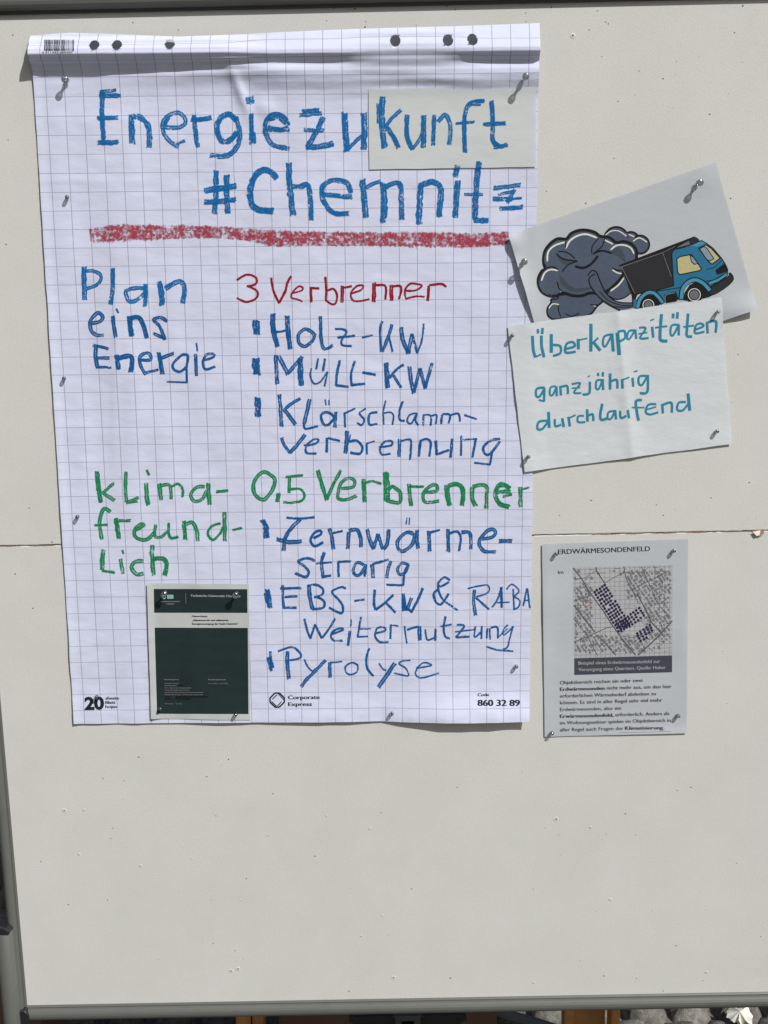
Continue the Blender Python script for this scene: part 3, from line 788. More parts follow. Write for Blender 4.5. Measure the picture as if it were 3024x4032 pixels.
write(h_flip, flip, M['red'], 'narrow dark red crayon line reading 3 Verbrenner', (F_,
 '95,280 200,225 290,250 310,300 280,335 205,350 26;205,350 280,380 320,430 290,490 190,520 95,480 26;465,260 490,400 550,530 26;550,530 620,400 640,310 680,245 29;'
 '680,430 790,400 810,370 770,350 710,400 680,470 740,490 800,515 22;895,360 900,520 31;900,370 985,375 28;1055,250 1065,400 1060,490 26;'
 '1070,400 1140,380 1180,440 1170,530 1120,545 1055,500 26;1240,350 1235,525 35;1240,370 1340,350 26'),
 (G_, '230,430 340,390 360,345 300,345 240,400 225,460 260,510 340,510 425,490 24;480,320 475,515 42;490,340 590,340 610,400 600,490 27;665,340 670,505 38;'
 '680,355 760,345 775,400 750,485 26;820,400 930,395 1000,345 940,325 870,325 820,380 815,450 830,490 24;830,485 940,460 1025,465 23;1075,350 1062,505 33;1080,340 1210,325 1265,355 27'))
write(h_flip, flip, M['blue2'], None, (F_, '300,735 305,865 74'), name='bullet_mark')
write(h_flip, flip, M['blue2'], None, (F_, '300,1150 307,1300 84'), name='bullet_mark')
write(h_flip, flip, M['blue2'], None, (H_, '180,190 180,380 66'), name='bullet_mark')
write(h_flip, flip, M['blue2'], None, (F_,
 '485,655 490,820 535,1005 54;640,680 650,840 672,1030 54;520,850 640,830 30;o 850,815 765,870 770,970 830,1005 910,950 930,880 38;900,830 955,885 22;'
 '1000,680 1005,870 1020,1000 1060,1035 1130,1000 38;1165,815 1250,820 1285,850 1235,930 1240,990 1335,1000 26;1190,910 1375,890 30;1455,908 1565,885 27'),
 (G_, '570,735 545,820 555,1060 29;570,1060 650,850 670,770 36;640,900 680,1060 26;775,800 790,930 850,1080 44;850,1080 895,870 40;895,870 950,1075 30;950,1075 1000,930 1020,760 24'))
write(h_flip, flip, M['blue2'], None, (F_,
 '515,1110 530,1410 46;545,1110 645,1300 44;645,1300 800,1120 42;780,1150 790,1425 60;900,1250 890,1330 930,1410 1000,1390 1080,1280 24;1075,1290 1045,1440 24;'
 '975,1140 955,1250 26;1050,1140 1030,1270 29;1210,1165 1180,1300 1170,1430 33;1170,1430 1305,1445 29;1375,1165 1335,1300 1340,1430 29;1340,1425 1485,1410 31;1460,1290 1600,1315 31'),
 (G_, '610,1190 625,1450 56;800,1205 720,1260 650,1345 32;690,1320 770,1450 34;860,1230 880,1380 910,1510 46;915,1500 975,1250 38;980,1250 1035,1460 38;1035,1460 1110,1190 36'))
write(h_flip, flip, M['blue2'], None, (H_,
 '415,150 430,300 440,490 43;640,190 540,250 465,320 36;480,320 590,470 43;745,200 720,320 685,460 43;685,460 700,520 830,490 27;'
 'o 940,340 870,370 890,460 940,480 1010,400 32;1030,340 1020,500 35;915,205 925,260 21;955,205 955,260 18;1125,345 1130,500 25;1130,350 1240,300 25;'
 '1355,300 1290,350 1340,420 1310,480 1265,455 25;1480,340 1400,360 1395,470 1480,465 28'),
 (I_, '190,215 165,330 168,470 24;175,350 230,340 275,370 265,475 24;375,225 340,330 345,420 395,430 29;520,350 450,370 425,440 470,460 530,350 24;530,350 515,430 545,480 25;'
 '605,365 598,485 25;605,370 680,380 680,480 25;690,380 745,370 735,465 25;805,370 795,465 29;810,360 890,370 875,460 27;890,375 980,355 1000,440 25;1050,370 1180,415 25'))
write(h_flip, flip, M['blue2'], None, (H_,
 '440,620 470,700 530,780 37;530,780 610,690 690,590 43;685,700 800,685 845,640 790,635 715,700 710,780 815,790 27;935,620 930,770 33;950,620 1070,650 27;'
 '1155,550 1145,700 1135,780 45;1180,660 1260,650 1320,720 1290,790 1190,780 31;1190,590 1160,690 24;1365,680 1370,795 25;1370,680 1450,655 24'),
 (I_, '120,720 250,700 255,655 180,660 130,730 150,800 240,790 26;345,640 335,820 39;360,650 460,640 465,740 455,855 27;570,650 550,820 31;570,650 640,630 680,680 665,815 29;'
 '735,655 745,800 33;745,800 880,750 29;915,630 895,830 31;1015,600 1010,810 27;1030,640 1180,630 25;1170,640 1135,830 31;'
 '1430,630 1330,650 1255,720 1270,790 1330,790 1430,660 31;1350,780 1325,910 27;1325,910 1160,890 25'))
write(h_flip, flip, M['green'], 'green crayon line reading 0.5 Verbrenner', (H_,
 'o 240,990 160,1060 130,1160 160,1250 240,1290 320,1220 370,1090 320,1020 42;405,1230 395,1310 52;670,1025 490,1045 30;525,1050 520,1215 36;'
 '525,1180 640,1175 690,1240 660,1300 560,1325 465,1320 30;835,975 880,1130 930,1290 43;930,1290 1000,1130 1085,975 39;'
 '1090,1170 1220,1150 1230,1080 1160,1060 1090,1110 1060,1200 1060,1280 1150,1290 1250,1250 37;1330,1070 1345,1310 50;1350,1110 1430,1090 1520,1120 32'),
 (I_, '195,1000 200,1150 205,1300 66;220,1180 270,1150 350,1220 345,1320 290,1320 200,1300 42;445,1125 455,1250 468,1355 46;460,1150 600,1150 32;'
 '620,1210 740,1200 750,1140 700,1130 620,1190 595,1260 630,1320 770,1305 37;855,1135 865,1250 885,1350 56;880,1140 960,1125 1020,1160 1030,1260 1020,1350 48;'
 '1135,1160 1130,1260 1165,1355 46;1140,1150 1220,1130 1290,1150 1290,1260 1290,1385 43;1400,1210 1540,1200 44;1540,1170 1480,1130 1410,1150 1390,1250 1430,1330 1530,1370 50;1470,1255 1560,1235 32'),
 (K_, '1515,190 1520,400 43;1540,212 1612,188 26'))
write(h_flip, flip, M['green'], 'green crayon word reading kLima-', (J_,
 '90,160 105,320 130,485 55;270,285 150,390 36;160,390 275,470 39;405,165 400,330 410,480 39;410,495 540,440 34;440,497 530,482 22;625,285 630,400 645,515 46;630,140 655,195 33;'
 '765,295 785,460 46;780,310 880,310 895,450 36;900,320 970,290 1020,340 1020,430 33;1260,320 1170,330 1110,410 1150,475 1230,460 1280,370 38;1300,290 1305,400 1315,505 46;1390,375 1515,362 33'))
write(h_flip, flip, M['green'], 'green crayon word reading freund-', (J_,
 '230,595 170,560 130,640 120,750 145,890 42;65,740 205,735 30;295,665 310,780 325,880 50;330,690 450,690 37;510,790 600,740 570,730 510,770 500,850 560,895 640,890 720,810 38;'
 '730,740 720,850 780,870 850,810 34;870,720 870,830 900,880 970,865 32;1035,700 1050,890 50;1060,730 1130,710 1175,800 1185,910 43;'
 '1430,720 1340,750 1295,830 1350,900 1430,830 1460,760 32;1475,600 1480,750 1480,905 43;1570,790 1665,770 29'))
write(h_flip, flip, M['green'], 'green crayon word reading Lich', (J_,
 '155,1010 145,1120 145,1220 50;150,1235 275,1255 32;345,1110 370,1265 39;365,1015 378,1050 26;590,1130 510,1135 465,1200 520,1270 590,1265 41;690,960 690,1100 705,1280 46;710,1105 800,1100 850,1150 830,1280 48'))
write(h_flip, flip, M['blue2'], None, (L_, '235,550 280,640 52;270,640 280,735 62'), name='bullet_mark')
write(h_flip, flip, M['blue2'], None, (L_,
 '495,520 650,530 795,515 30;640,540 540,640 480,740 460,880 45;395,755 520,785 655,775 46;790,740 870,700 860,660 790,690 755,770 800,830 890,790 33;'
 '960,640 990,740 1005,860 41;990,690 1100,665 29;1170,680 1160,850 43;1180,660 1260,650 1300,740 1305,835 43;1370,650 1400,760 1440,860 41;1440,850 1490,700 38;1490,700 1540,860 38;1605,650 1590,800 1550,860 44'),
 (K_, '285,520 275,590 16;312,520 308,595 17;350,690 280,680 190,760 190,860 250,880 340,810 370,700 38;395,660 390,760 405,850 46;520,670 530,880 43;540,680 640,655 30;'
 '730,650 735,885 43;750,690 830,670 870,740 850,880 31;880,680 970,690 980,860 39;1100,750 1210,730 1250,680 1200,645 1120,700 1070,790 1120,880 1250,890 38;1290,775 1420,775 43'))
write(h_flip, flip, M['blue2'], None, (L_,
 '800,990 720,960 620,995 690,1050 735,1110 700,1165 590,1125 33;905,900 875,1000 890,1160 39;880,1165 975,1150 33;820,1020 985,1005 26;1055,1000 1060,1165 30;1060,1000 1190,995 28;'
 '1330,1030 1260,1010 1220,1090 1250,1145 1300,1130 1360,1030 34;1360,1040 1345,1155 32;1425,1030 1435,1175 41;1430,1025 1600,975 29;1630,990 1600,1080 1585,1175 35'),
 (K_, '300,1030 230,1015 180,1080 210,1140 270,1110 300,1030 34;285,1050 255,1130 245,1250 29;245,1255 65,1250 26'))
write(h_flip, flip, M['blue2'], None, (L_, '285,1310 315,1490 58;268,1340 290,1440 46'), name='bullet_mark')
write(h_flip, flip, M['blue2'], None, (L_,
 '450,1260 455,1400 465,1500 33;430,1290 650,1285 30;470,1385 605,1375 28;460,1500 600,1500 30;740,1260 750,1400 780,1510 43;730,1260 820,1250 890,1300 880,1360 800,1385 29;'
 '830,1385 900,1430 890,1500 780,1515 31;1135,1290 1090,1275 990,1325 1060,1410 1105,1480 1090,1560 960,1500 29;1235,1425 1340,1410 26;1455,1310 1445,1440 1460,1520 33;1465,1520 1550,1460 1655,1360 33'),
 (K_, '60,1450 155,1550 30;245,1350 245,1530 41;250,1400 280,1520 330,1400 35;330,1550 400,1420 455,1290 32;270,1500 340,1545 31;'
 '750,1200 690,1170 625,1230 650,1270 740,1220 26;620,1250 640,1350 700,1430 835,1525 26;620,1300 575,1350 600,1440 660,1460 735,1350 30;'
 '1020,1310 1010,1430 1030,1575 35;950,1290 1060,1265 1160,1255 1180,1310 1140,1350 1040,1380 22;1040,1395 1175,1515 28;1310,1280 1270,1410 1210,1495 24;1310,1280 1315,1495 33;1270,1445 1395,1440 20;'
 '1440,1300 1450,1520 24;1370,1300 1420,1245 1490,1290 1500,1330 1450,1375 20;1450,1380 1510,1420 1500,1490 1445,1520 22;1590,1290 1550,1480 24;1595,1290 1622,1500 24;1565,1420 1618,1420 18'))
write(h_flip, flip, M['blue2'], None, (M_,
 '550,655 580,780 615,865 28;615,865 665,715 28;665,715 740,865 31;745,860 830,740 885,650 28;850,820 975,770 940,755 860,790 840,850 880,890 960,890 26;1045,790 1025,940 32;1060,660 1055,735 20;'
 '1165,635 1130,850 26;1130,850 1240,845 22;1140,765 1270,762 20;1330,810 1430,780 1410,745 1340,760 1320,840 1370,905 1460,905 26;1490,720 1485,870 26;1490,720 1570,730 20'),
 (N_, '120,735 130,830 145,915 22;150,770 270,735 26;280,740 285,880 45;345,770 365,880 440,860 24;455,760 455,890 26;565,630 545,740 560,840 610,865 28;515,735 630,715 24;'
 '690,720 770,730 680,850 25;680,855 820,848 26;670,795 890,768 20;890,735 880,850 950,800 24;960,735 955,870 24;1020,760 1015,860 26;1045,760 1050,875 24;1060,750 1130,745 1135,860 26;'
 '1240,720 1190,780 1200,830 1250,790 1300,740 22;1300,740 1260,880 1240,960 1190,985 22;1015,955 1120,990 1300,1005 24;1130,860 1240,760 19'))
write(h_flip, flip, M['blue2'], None, (M_, '180,1010 190,1220 30;165,1075 195,1180 60'), name='bullet_mark')
write(h_flip, flip, M['blue2'], None, (M_,
 '365,1010 365,1150 380,1300 45;265,1005 410,960 470,990 515,1050 490,1085 390,1105 26;550,1100 590,1180 650,1235 24;780,1105 660,1230 580,1310 520,1385 38;825,1130 830,1285 35;830,1130 955,1118 24;'
 'o 1065,1130 1000,1170 1000,1230 1050,1260 1120,1230 1130,1160 24;1255,975 1225,1080 1235,1190 1300,1275 28;1365,1140 1400,1195 1440,1215 24;1530,1145 1450,1260 1360,1395 46'),
 (N_, '180,1105 110,1110 60,1140 130,1190 155,1230 155,1275 10,1245 24;250,1190 410,1160 330,1130 260,1190 240,1260 310,1295 490,1245 24'))

# factory printing on the sheet
def pr(hf, eps=0.14): return Print(hf, eps)
q = pr(h_flip); X, Y = 200, 2500; s_ = 5.53
q.text('20', (X+735/s_, Y+1622/s_), (X+1165/s_, Y+1612/s_), 272/s_, 0.045); q.obj('printed_number', M['dark'], flip)
q = pr(h_flip)
for t, y0, x1, c in (('sheets', 1408, 1480, 70), ('Blatt', 1500, 1405, 66), ('hojas', 1592, 1443, 66)):
    q.text(t, (X+1192/s_, Y+y0/s_), (X+x1/s_, Y+(y0-3)/s_), c/s_, 0.014)
q.obj('printed_words', M['dark'], flip)
q = pr(h_flip); X, Y, s_ = 1000, 2200, 2.765
def seg(P, wd): q.pline([(X+a/s_, Y+b/s_) for a, b in P], wd/s_)
seg([(172,1520),(228,1462),(278,1462),(334,1520)], 17); seg([(200,1530),(252,1478)], 11); seg([(262,1466),(322,1534)], 9)
seg([(330,1515),(330,1562),(275,1616),(232,1616)], 17); seg([(300,1555),(256,1604)], 11)
seg([(175,1515),(175,1562),(235,1618)], 17); seg([(190,1552),(246,1606)], 11)
q.obj('printed_diamond_mark', M['dark'], flip)
q = pr(h_flip)
q.text('Corporate', (X+372/s_, Y+1530/s_), (X+714/s_, Y+1527/s_), 44/s_, 0.012); q.text('Express', (X+374/s_, Y+1604/s_), (X+630/s_, Y+1602/s_), 44/s_, 0.012)
q.obj('printed_words', M['dark'], flip)
q = pr(h_flip); X, Y, s_ = 1850, 2500, 5.53
q.text('Code', (X+172/s_, Y+1335/s_), (X+415/s_, Y+1333/s_), 70/s_, 0.012); q.text('860 32 89', (X+175/s_, Y+1550/s_), (X+1082/s_, Y+1550/s_), 145/s_, 0.02)
q.obj('printed_number', M['dark'], flip)
q = pr(h_flip, 0.75); X, Y, s_ = 60, 80, 2.37; x = 276
while x < 546:
    wd = random.choice((3, 3, 5, 8, 10)); g = random.choice((3, 4, 5, 8))
    q.poly([(X+x/s_, Y+182/s_), (X+(x+wd)/s_, Y+182/s_), (X+(x+wd)/s_, Y+(284)/s_), (X+x/s_, Y+284/s_)], 6); x += wd + g
q.text('4 011442 860307', (X+252/s_, Y+306/s_), (X+540/s_, Y+304/s_), 16/s_, 0.0)
q.obj('barcode', M['textgrey'], flip)

# ------------------------------------------------------------------ patch pasted over the heading
patch = thing('paper_patch', 'grey-white rectangular paper patch pasted over the end of the heading, reading kunft', 'paper patch', PW(h_patch, 1780, 660, 0))
quad_sheet('paper', h_patch, ((1451, 350), (2111, 341), (2110, 657), (1454, 667)), M['patch'], patch, 3.5, 0.5, 3)
write(h_patch, patch, M['blue1'], None, (C_,
 '290,150 285,400 310,690 66;245,220 250,420 36;490,290 400,370 330,460 42;340,480 410,570 465,690 52;565,340 558,540 590,650 625,705 50;625,700 700,600 740,480 36;742,350 742,520 738,690 56;'
 '858,345 852,500 845,660 50;900,410 970,335 1015,390 1035,500 1020,660 46;1395,185 1280,200 1210,260 1185,400 1185,560 1190,740 50;1250,230 1360,230 26;1095,432 1290,415 33;'
 '1480,190 1495,420 1490,580 1510,640 1580,680 1650,660 50;1400,440 1625,430 48;1510,690 1640,670 38'))

# ------------------------------------------------------------------ cartoon print
cart = thing('cartoon_print', 'tilted white sheet printed with a teal truck blowing a grey smoke cloud', 'picture', PW(h_cart, 2500, 1260, 0))
quad_sheet('paper', h_cart, ((2003, 926), (2819, 638), (2985, 1217), (2172, 1505)), M['white'], cart, 4, 0.6, 6)
P_ = (2080, 850, 3.318); Q_ = (2420, 850, 3.318); ce = [0.16]
def zpt(z, sv): return [(z[0]+float(a.split(',')[0])/z[2], z[1]+float(a.split(',')[1])/z[2]) for a in sv.split()]
def fill(z, sv, mat, name, smooth=False, ol=0, mx=16):
    pts = zpt(z, sv)
    if smooth: pts = [a[:2] for a in catmull([(x, y, 1) for x, y in pts], 5, True)]
    ce[0] += 0.010; q = Print(h_cart, ce[0]); q.poly(pts, mx); o = q.obj(name, M[mat], cart)
    if ol:
        ce[0] += 0.010; rb = Ribbons(h_cart, ce[0], 0.03, deps=0); pp = [(x, y, ol/z[2]) for x, y in (zpt(z, sv))]
        if smooth: rb.add(pp, True, 4)
        else:
            for a, b in zip(pp, pp[1:] + pp[:1]): rb.add([a, b], False, 8)
        rb.obj('drawn_outline', M['outline'], cart)
    return o
def lines(z, sv, mat, name, taper=True):
    for closed, pts in parse(sv):
        ce[0] += 0.003; rb = Ribbons(h_cart, ce[0], 0.03, taper, deps=0)
        rb.add([(z[0]+a/z[2], z[1]+b/z[2], w_/z[2]) for a, b, w_ in pts], closed, 4)
        rb.obj(name, M[mat], cart)
def circ(z, cx, cy, r, n_=14): return ' '.join('%.1f,%.1f' % (cx + r*math.cos(2*math.pi*k/n_), cy + r*math.sin(2*math.pi*k/n_)) for k in range(n_))
for c in ((1150, 300, 155), (1340, 320, 110), (1462, 375, 118)): fill(P_, circ(P_, *c), 'slate', 'drawn_puff', True, 26)
fill(P_, '1200,220 1320,240 1400,300 1420,450 1300,460 1150,400', 'slate', 'drawn_puff', True)
fill(P_, '1040,1000 1250,800 1320,950 1340,1000 1250,1070 1150,1090 1080,1060', 'slate', 'drawn_puff', True, 16)
fill(P_, '300,1090 300,1130 250,1210 260,1300 330,1350 450,1340 600,1330 740,1310 830,1270 900,1180 970,1120 990,1050 900,1010 440,1030 380,1080', 'slate', 'drawn_puff', True, 24)
fill(P_, '220,690 200,600 215,470 280,370 380,300 495,300 560,230 660,190 760,187 870,215 940,265 1060,285 1150,348 1250,335 1350,372 1410,450 1415,540 1400,600 1262,650 1240,760 1180,850 1100,930 1020,985 900,1010 800,1010 690,1045 560,1038 460,1008 350,1048 250,1035 170,980 132,890 137,800 180,720', 'slate', 'drawn_cloud', True, 40)
fill(P_, '1080,470 1180,415 1240,480 1270,610 1180,540', 'slated', 'drawn_shading', True)
fill(P_, '405,780 430,890 520,965 640,998 800,965 850,925 640,945 520,890 450,800', 'slated', 'drawn_shading', True)
fill(P_, '360,490 430,610 520,640 610,600 480,560', 'slated', 'drawn_shading', True)
lines(P_, '248,600 262,470 350,385 492,340 22;488,430 540,330 640,262 760,240 905,290 24;990,310 1110,372 18;1070,450 1150,388 1250,382 1340,420 1382,500 20;172,850 215,745 290,702 392,715 20;'
 '1005,255 1080,200 1180,198 1290,270 14;1310,240 1390,275 15;1365,335 1450,288 1555,345 15;1095,700 1160,742 1222,755 17;1070,985 1180,900 1252,805 20;268,1210 320,1150 405,1160 14;385,900 430,1000 14;810,1150 885,1185 12', 'cream', 'drawn_highlight')
lines(P_, '385,465 480,470 560,510 610,565 17;365,485 450,560 650,592 19;650,590 520,640 440,735 18;605,655 720,680 830,620 915,515 34;828,490 840,390 925,285 15;840,500 960,400 1000,295 16;'
 '838,500 960,455 1095,490 26;235,680 320,665 395,705 18;378,860 400,940 445,1000 17;1095,680 1160,710 1225,715 22;480,330 490,370 485,420 16;1290,250 1305,300 12;400,1160 395,1230 425,1320 14;480,1270 560,1310 670,1270 14;810,1150 850,1165 910,1160 14', 'outline', 'drawn_lines')
fill(P_, '790,800 840,745 885,760 920,850 985,985 1080,1080 1180,1125 1365,1135 1365,1195 1200,1222 1080,1160 950,1085 860,970 805,880', 'slate', 'drawn_exhaust_stream', True)
lines(P_, '780,778 830,715 890,735 930,830 1010,1000 1100,1090 1200,1130 1360,1137 16;875,757 800,805 802,890 860,985 960,1095 1080,1175 1200,1235 17;930,985 1040,1100 1200,1165 1360,1172 12;1000,1120 1120,1185 1360,1192 12', 'outline', 'drawn_lines', False)
# truck
fill(Q_, '50,645 1040,268 1085,290 780,430 745,490 770,910 530,970 300,1025 235,1190 225,1040 85,662', 'outline', 'drawn_truck_bed')
fill(Q_, '92,672 612,486 752,800 768,905 540,968 272,1018', 'charcoal', 'drawn_truck_bed')
fill(Q_, '640,480 775,425 738,500 748,770', 'charcoal', 'drawn_truck_bed')
lines(Q_, '90,665 620,482 6;620,482 790,400 5;90,665 265,1015 6;628,482 740,792 6', 'line', 'drawn_lines', False)
fill(Q_, '800,412 960,325 1050,278 1092,302 1100,330 980,378 820,420', 'hub', 'drawn_roof_spoiler', False, 10)
fill(Q_, '1050,278 1092,302 1100,330 985,378 968,325', 'charcoal', 'drawn_roof_spoiler')
fill(Q_, '900,1100 915,1000 980,900 1060,860 1180,920 1260,1000 1330,1010 1230,1060 1000,1112', 'outline', 'drawn_wheel_arch')
fill(Q_, '745,490 775,440 900,412 1130,322 1200,360 1290,430 1400,560 1450,640 1475,700 1470,780 1420,830 1250,925 1180,900 1060,835 960,870 890,960 860,1085 830,1085 810,990 560,1010 540,975 770,912', 'truckteal', 'drawn_cab', False, 15)
fill(Q_, '560,1005 860,955 850,1080 640,1100 600,1060', 'truckteal', 'drawn_chassis')
fill(Q_, '1000,395 1130,330 1190,360 1080,400', 'trucklight', 'drawn_cab_highlight')
fill(Q_, '812,560 855,532 1000,505 1060,580 1132,690 1108,715 852,768 822,740', 'pane', 'drawn_side_window', False, 15)
fill(Q_, '985,512 1030,542 1088,622 1040,634 1002,600', 'mirror', 'drawn_mirror', False, 12)
fill(Q_, '1098,425 1190,378 1262,425 1378,552 1272,630 1232,602', 'pane', 'drawn_windscreen', False, 15)
fill(Q_, '1108,430 1168,398 1208,430 1296,560 1242,590 1202,570', 'mirror', 'drawn_mirror', False, 12)
fill(Q_, '1318,705 1430,622 1468,680 1470,730 1340,768 1322,740', 'outline', 'drawn_grille')
fill(Q_, '1215,868 1350,815 1468,735 1470,782 1350,862 1235,905', 'trucklight', 'drawn_stripe', False, 10)
fill(Q_, '1255,938 1480,795 1500,742 1545,790 1540,850 1440,940 1300,1022 1235,1010', 'charcoal', 'drawn_bumper', True, 12)
lines(Q_, '866,1085 885,950 960,862 1060,832 1165,880 1248,975 66', 'outline', 'drawn_lines', False)
lines(Q_, '870,1080 890,952 962,866 1060,836 1160,884 1240,970 42', 'trucklight', 'drawn_mudguard', False)
lines(Q_, '1200,700 1300,670 1400,580 8;1180,855 1300,830 1420,760 8;540,985 860,935 10', 'outline', 'drawn_lines', False)
for cx_, cy_, r in ((1040, 1030, 112), (440, 1165, 112)):
    if r and cx_ == 440:
        fill(Q_, '290,1195 330,1080 420,1030 520,1040 600,1140 560,1220 320,1230', 'outline', 'drawn_wheel_arch')
    fill(Q_, circ(Q_, cx_, cy_, r, 20), 'outline', 'drawn_tyre', True)
    fill(Q_, circ(Q_, cx_, cy_, 84 if cx_ > 500 else 76, 20), 'cream', 'drawn_rim', True)
    fill(Q_, circ(Q_, cx_, cy_, 74 if cx_ > 500 else 66, 20), 'outline', 'drawn_rim', True)
    fill(Q_, circ(Q_, cx_, cy_, 60 if cx_ > 500 else 52, 20), 'hub', 'drawn_hub', True)
lines(Q_, '296,1200 330,1085 420,1003 510,1003 580,1065 632,1135 60', 'outline', 'drawn_lines', False)
lines(Q_, '300,1195 334,1088 422,1007 508,1007 575,1066 624,1130 38', 'trucklight', 'drawn_mudguard', False)
fill(Q_, '650,1030 800,985 830,1080 812,1112 672,1135', 'outline', 'drawn_tank'); lines(Q_, '662,1125 668,1038 788,1005 7', 'line', 'drawn_lines', False)
fill(Q_, '245,1090 288,1090 282,1195 242,1195', 'truckteal', 'drawn_tail')

# ------------------------------------------------------------------ note with teal marker
note = thing('handwritten_note', 'creased white landscape sheet with three lines of teal marker starting Überkapazitäten', 'note', PW(h_note, 2470, 1800, 0))
quad_sheet('paper', h_note, ((2000, 1284), (2840, 1171), (2883, 1748), (2065, 1859)), M['note'], note, 3.2, 0.8, 9)
for sv in (
 '178,228 185,330 200,380 22;200,378 240,360 13;243,225 245,300 262,378 22;218,178 218,205 19;252,170 248,210 20;315,215 315,345 24;330,290 380,300 380,350 330,370 18;'
 '420,320 485,300 470,270 425,285 420,345 490,340 18;510,250 512,320 22;515,255 575,243 11;603,140 602,335 24;655,240 610,280 15;620,270 670,330 22;'
 '745,215 700,230 690,285 710,300 755,215 16;755,210 765,335 22;795,205 808,360 26;800,195 845,190 850,240 810,265 18;920,185 880,190 865,235 880,250 920,190 15;925,180 932,245 16;'
 '955,165 1000,170 960,240 1020,240 15;950,210 1010,200 11;1048,160 1055,235 18;1035,112 1060,104 10;1115,70 1105,200 1110,255 1155,262 22;1070,165 1155,155 14;'
 '1240,145 1190,150 1180,210 1200,220 1240,145 16;1240,145 1240,220 18;1200,65 1198,95 20;1232,55 1228,98 20;1308,65 1300,170 1300,225 1335,230 20;1275,160 1350,150 13;'
 '1360,180 1420,155 1400,135 1365,150 1360,205 1425,195 16;1445,125 1450,205 18;1455,125 1510,120 1508,200 18',
 '265,600 210,610 205,660 230,665 265,610 18;265,605 262,700 18;262,700 225,690 14;345,590 310,600 305,650 325,655 350,600 15;352,592 355,660 18;380,590 385,655 18;385,595 430,590 435,645 18;'
 '465,575 525,570 480,635 530,640 15;465,605 525,600 11;595,560 590,640 545,650 18;580,522 595,514 9;685,545 645,550 640,605 660,610 685,550 15;688,540 692,615 18;655,495 655,515 17;690,490 688,518 17;'
 '742,500 742,612 20;745,555 790,545 795,605 17;830,540 832,605 18;830,545 880,525 11;905,530 910,592 17;915,485 940,478 10;1010,515 955,520 950,570 975,580 1010,520 16;1015,510 1012,630 960,640 18',
 '290,840 225,850 215,900 250,900 290,850 18;295,780 300,890 22;340,830 345,880 385,870 17;395,825 405,885 20;440,815 450,880 20;445,820 490,800 13;550,805 510,810 510,850 560,850 15;'
 '575,760 578,845 20;580,805 615,795 620,840 18;685,720 670,800 680,835 715,825 20;770,770 730,780 725,825 750,825 775,775 15;778,765 785,830 18;815,770 820,820 860,805 17;870,765 880,820 18;'
 '970,690 930,700 935,770 948,838 20;900,745 990,745 11;1075,720 1020,725 1000,775 1030,795 1090,780 16;1005,760 1075,740 11;1120,720 1125,785 18;1125,725 1185,710 1190,780 18;'
 '1290,705 1240,710 1230,760 1270,765 1310,715 16;1308,645 1320,765 22'):
    write(h_note, note, M['teal'], None, (O_, sv), jit=0.03, wk=0.97, step=4)

# ------------------------------------------------------------------ printed page about borehole fields
erd = thing('printed_page', 'white portrait page with a grey town map and paragraph, headed ERDWÄRMESONDENFELD', 'information sheet', PW(h_erd, 2425, 2893, 0))
quad_sheet('paper', h_erd, ((2134, 2142), (2710, 2122), (2705, 2887), (2145, 2902)), M['white'], erd, 3.5, 0.4, 12)
X, Y, s_ = 2120, 2120, 2.765
q = pr(h_erd); q.text('ERDWÄRMESONDENFELD', (X+215/s_, Y+172/s_), (X+1215/s_, Y+136/s_), 55/s_); q.obj('heading', M['textgrey'], erd)
q = pr(h_erd); q.text('Im', (X+215/s_, Y+386/s_), (X+272/s_, Y+383/s_), 38/s_); q.obj('printed_words', M['textgrey'], erd)
MX, MY, MS = 2220, 2200, 3.6065
def mp_(u, v):                      # map space 0..1
    tl, tr, br_, bl = (130, 128), (1545, 85), (1540, 1368), (145, 1408)
    x = (tl[0]*(1-u)+tr[0]*u)*(1-v) + (bl[0]*(1-u)+br_[0]*u)*v; y = (tl[1]*(1-u)+tr[1]*u)*(1-v) + (bl[1]*(1-u)+br_[1]*u)*v
    return MX + x/MS, MY + y/MS
def mz(x, y): return MX + x/MS, MY + y/MS
q = Print(h_erd, .10); q.poly([mp_(0, 0), mp_(1, 0), mp_(1, 1), mp_(0, 1)], 20); q.obj('map_background', M['mapbase'], erd)
q = Print(h_erd, .13)
for k in range(20):
    u = (k+0.4)/20; q.line(mp_(u, 0), mp_(u, 1), 1.3); q.line(mp_(0, u), mp_(1, u), 1.3)
o = q.obj('map_grid', M['mapgrey'], erd); o['kind'] = 'stuff'
rm = random.Random(4); q = Print(h_erd, .15)
for ka in range(-30, 50):
    for kb in range(-30, 50):
        zx = 700 + ka*47*math.cos(.96) - kb*52*math.sin(.96) + rm.uniform(-10, 10); zy = 700 + ka*47*math.sin(.96) + kb*52*math.cos(.96) + rm.uniform(-10, 10)
        if not (150 < zx < 1525 and 130 < zy < 1360): continue
        if 400 < zx < 1150 and 230 < zy < 1090 and not (zx > 900 and zy < 560): continue
        if 420 < zx < 900 and zy < 300 and rm.random() < .6: continue
        if (zx < 640 and zy < 400 or zx > 1200 and zy > 1150) and rm.random() < .85: continue
        if rm.random() < .12: continue
        a = .96 + rm.uniform(-.2, .2); wd = rm.uniform(13, 25); hh = rm.uniform(11, 21)
        pts = [(zx + i*wd*math.cos(a) - j*hh*math.sin(a), zy + i*wd*math.sin(a) + j*hh*math.cos(a)) for i, j in ((-1,-1),(1,-1),(1,1),(-1,1))]
        if all(135 < a_ < 1535 and 130 < b_ < 1365 for a_, b_ in pts): q.poly([mz(*p_) for p_ in pts], 30)
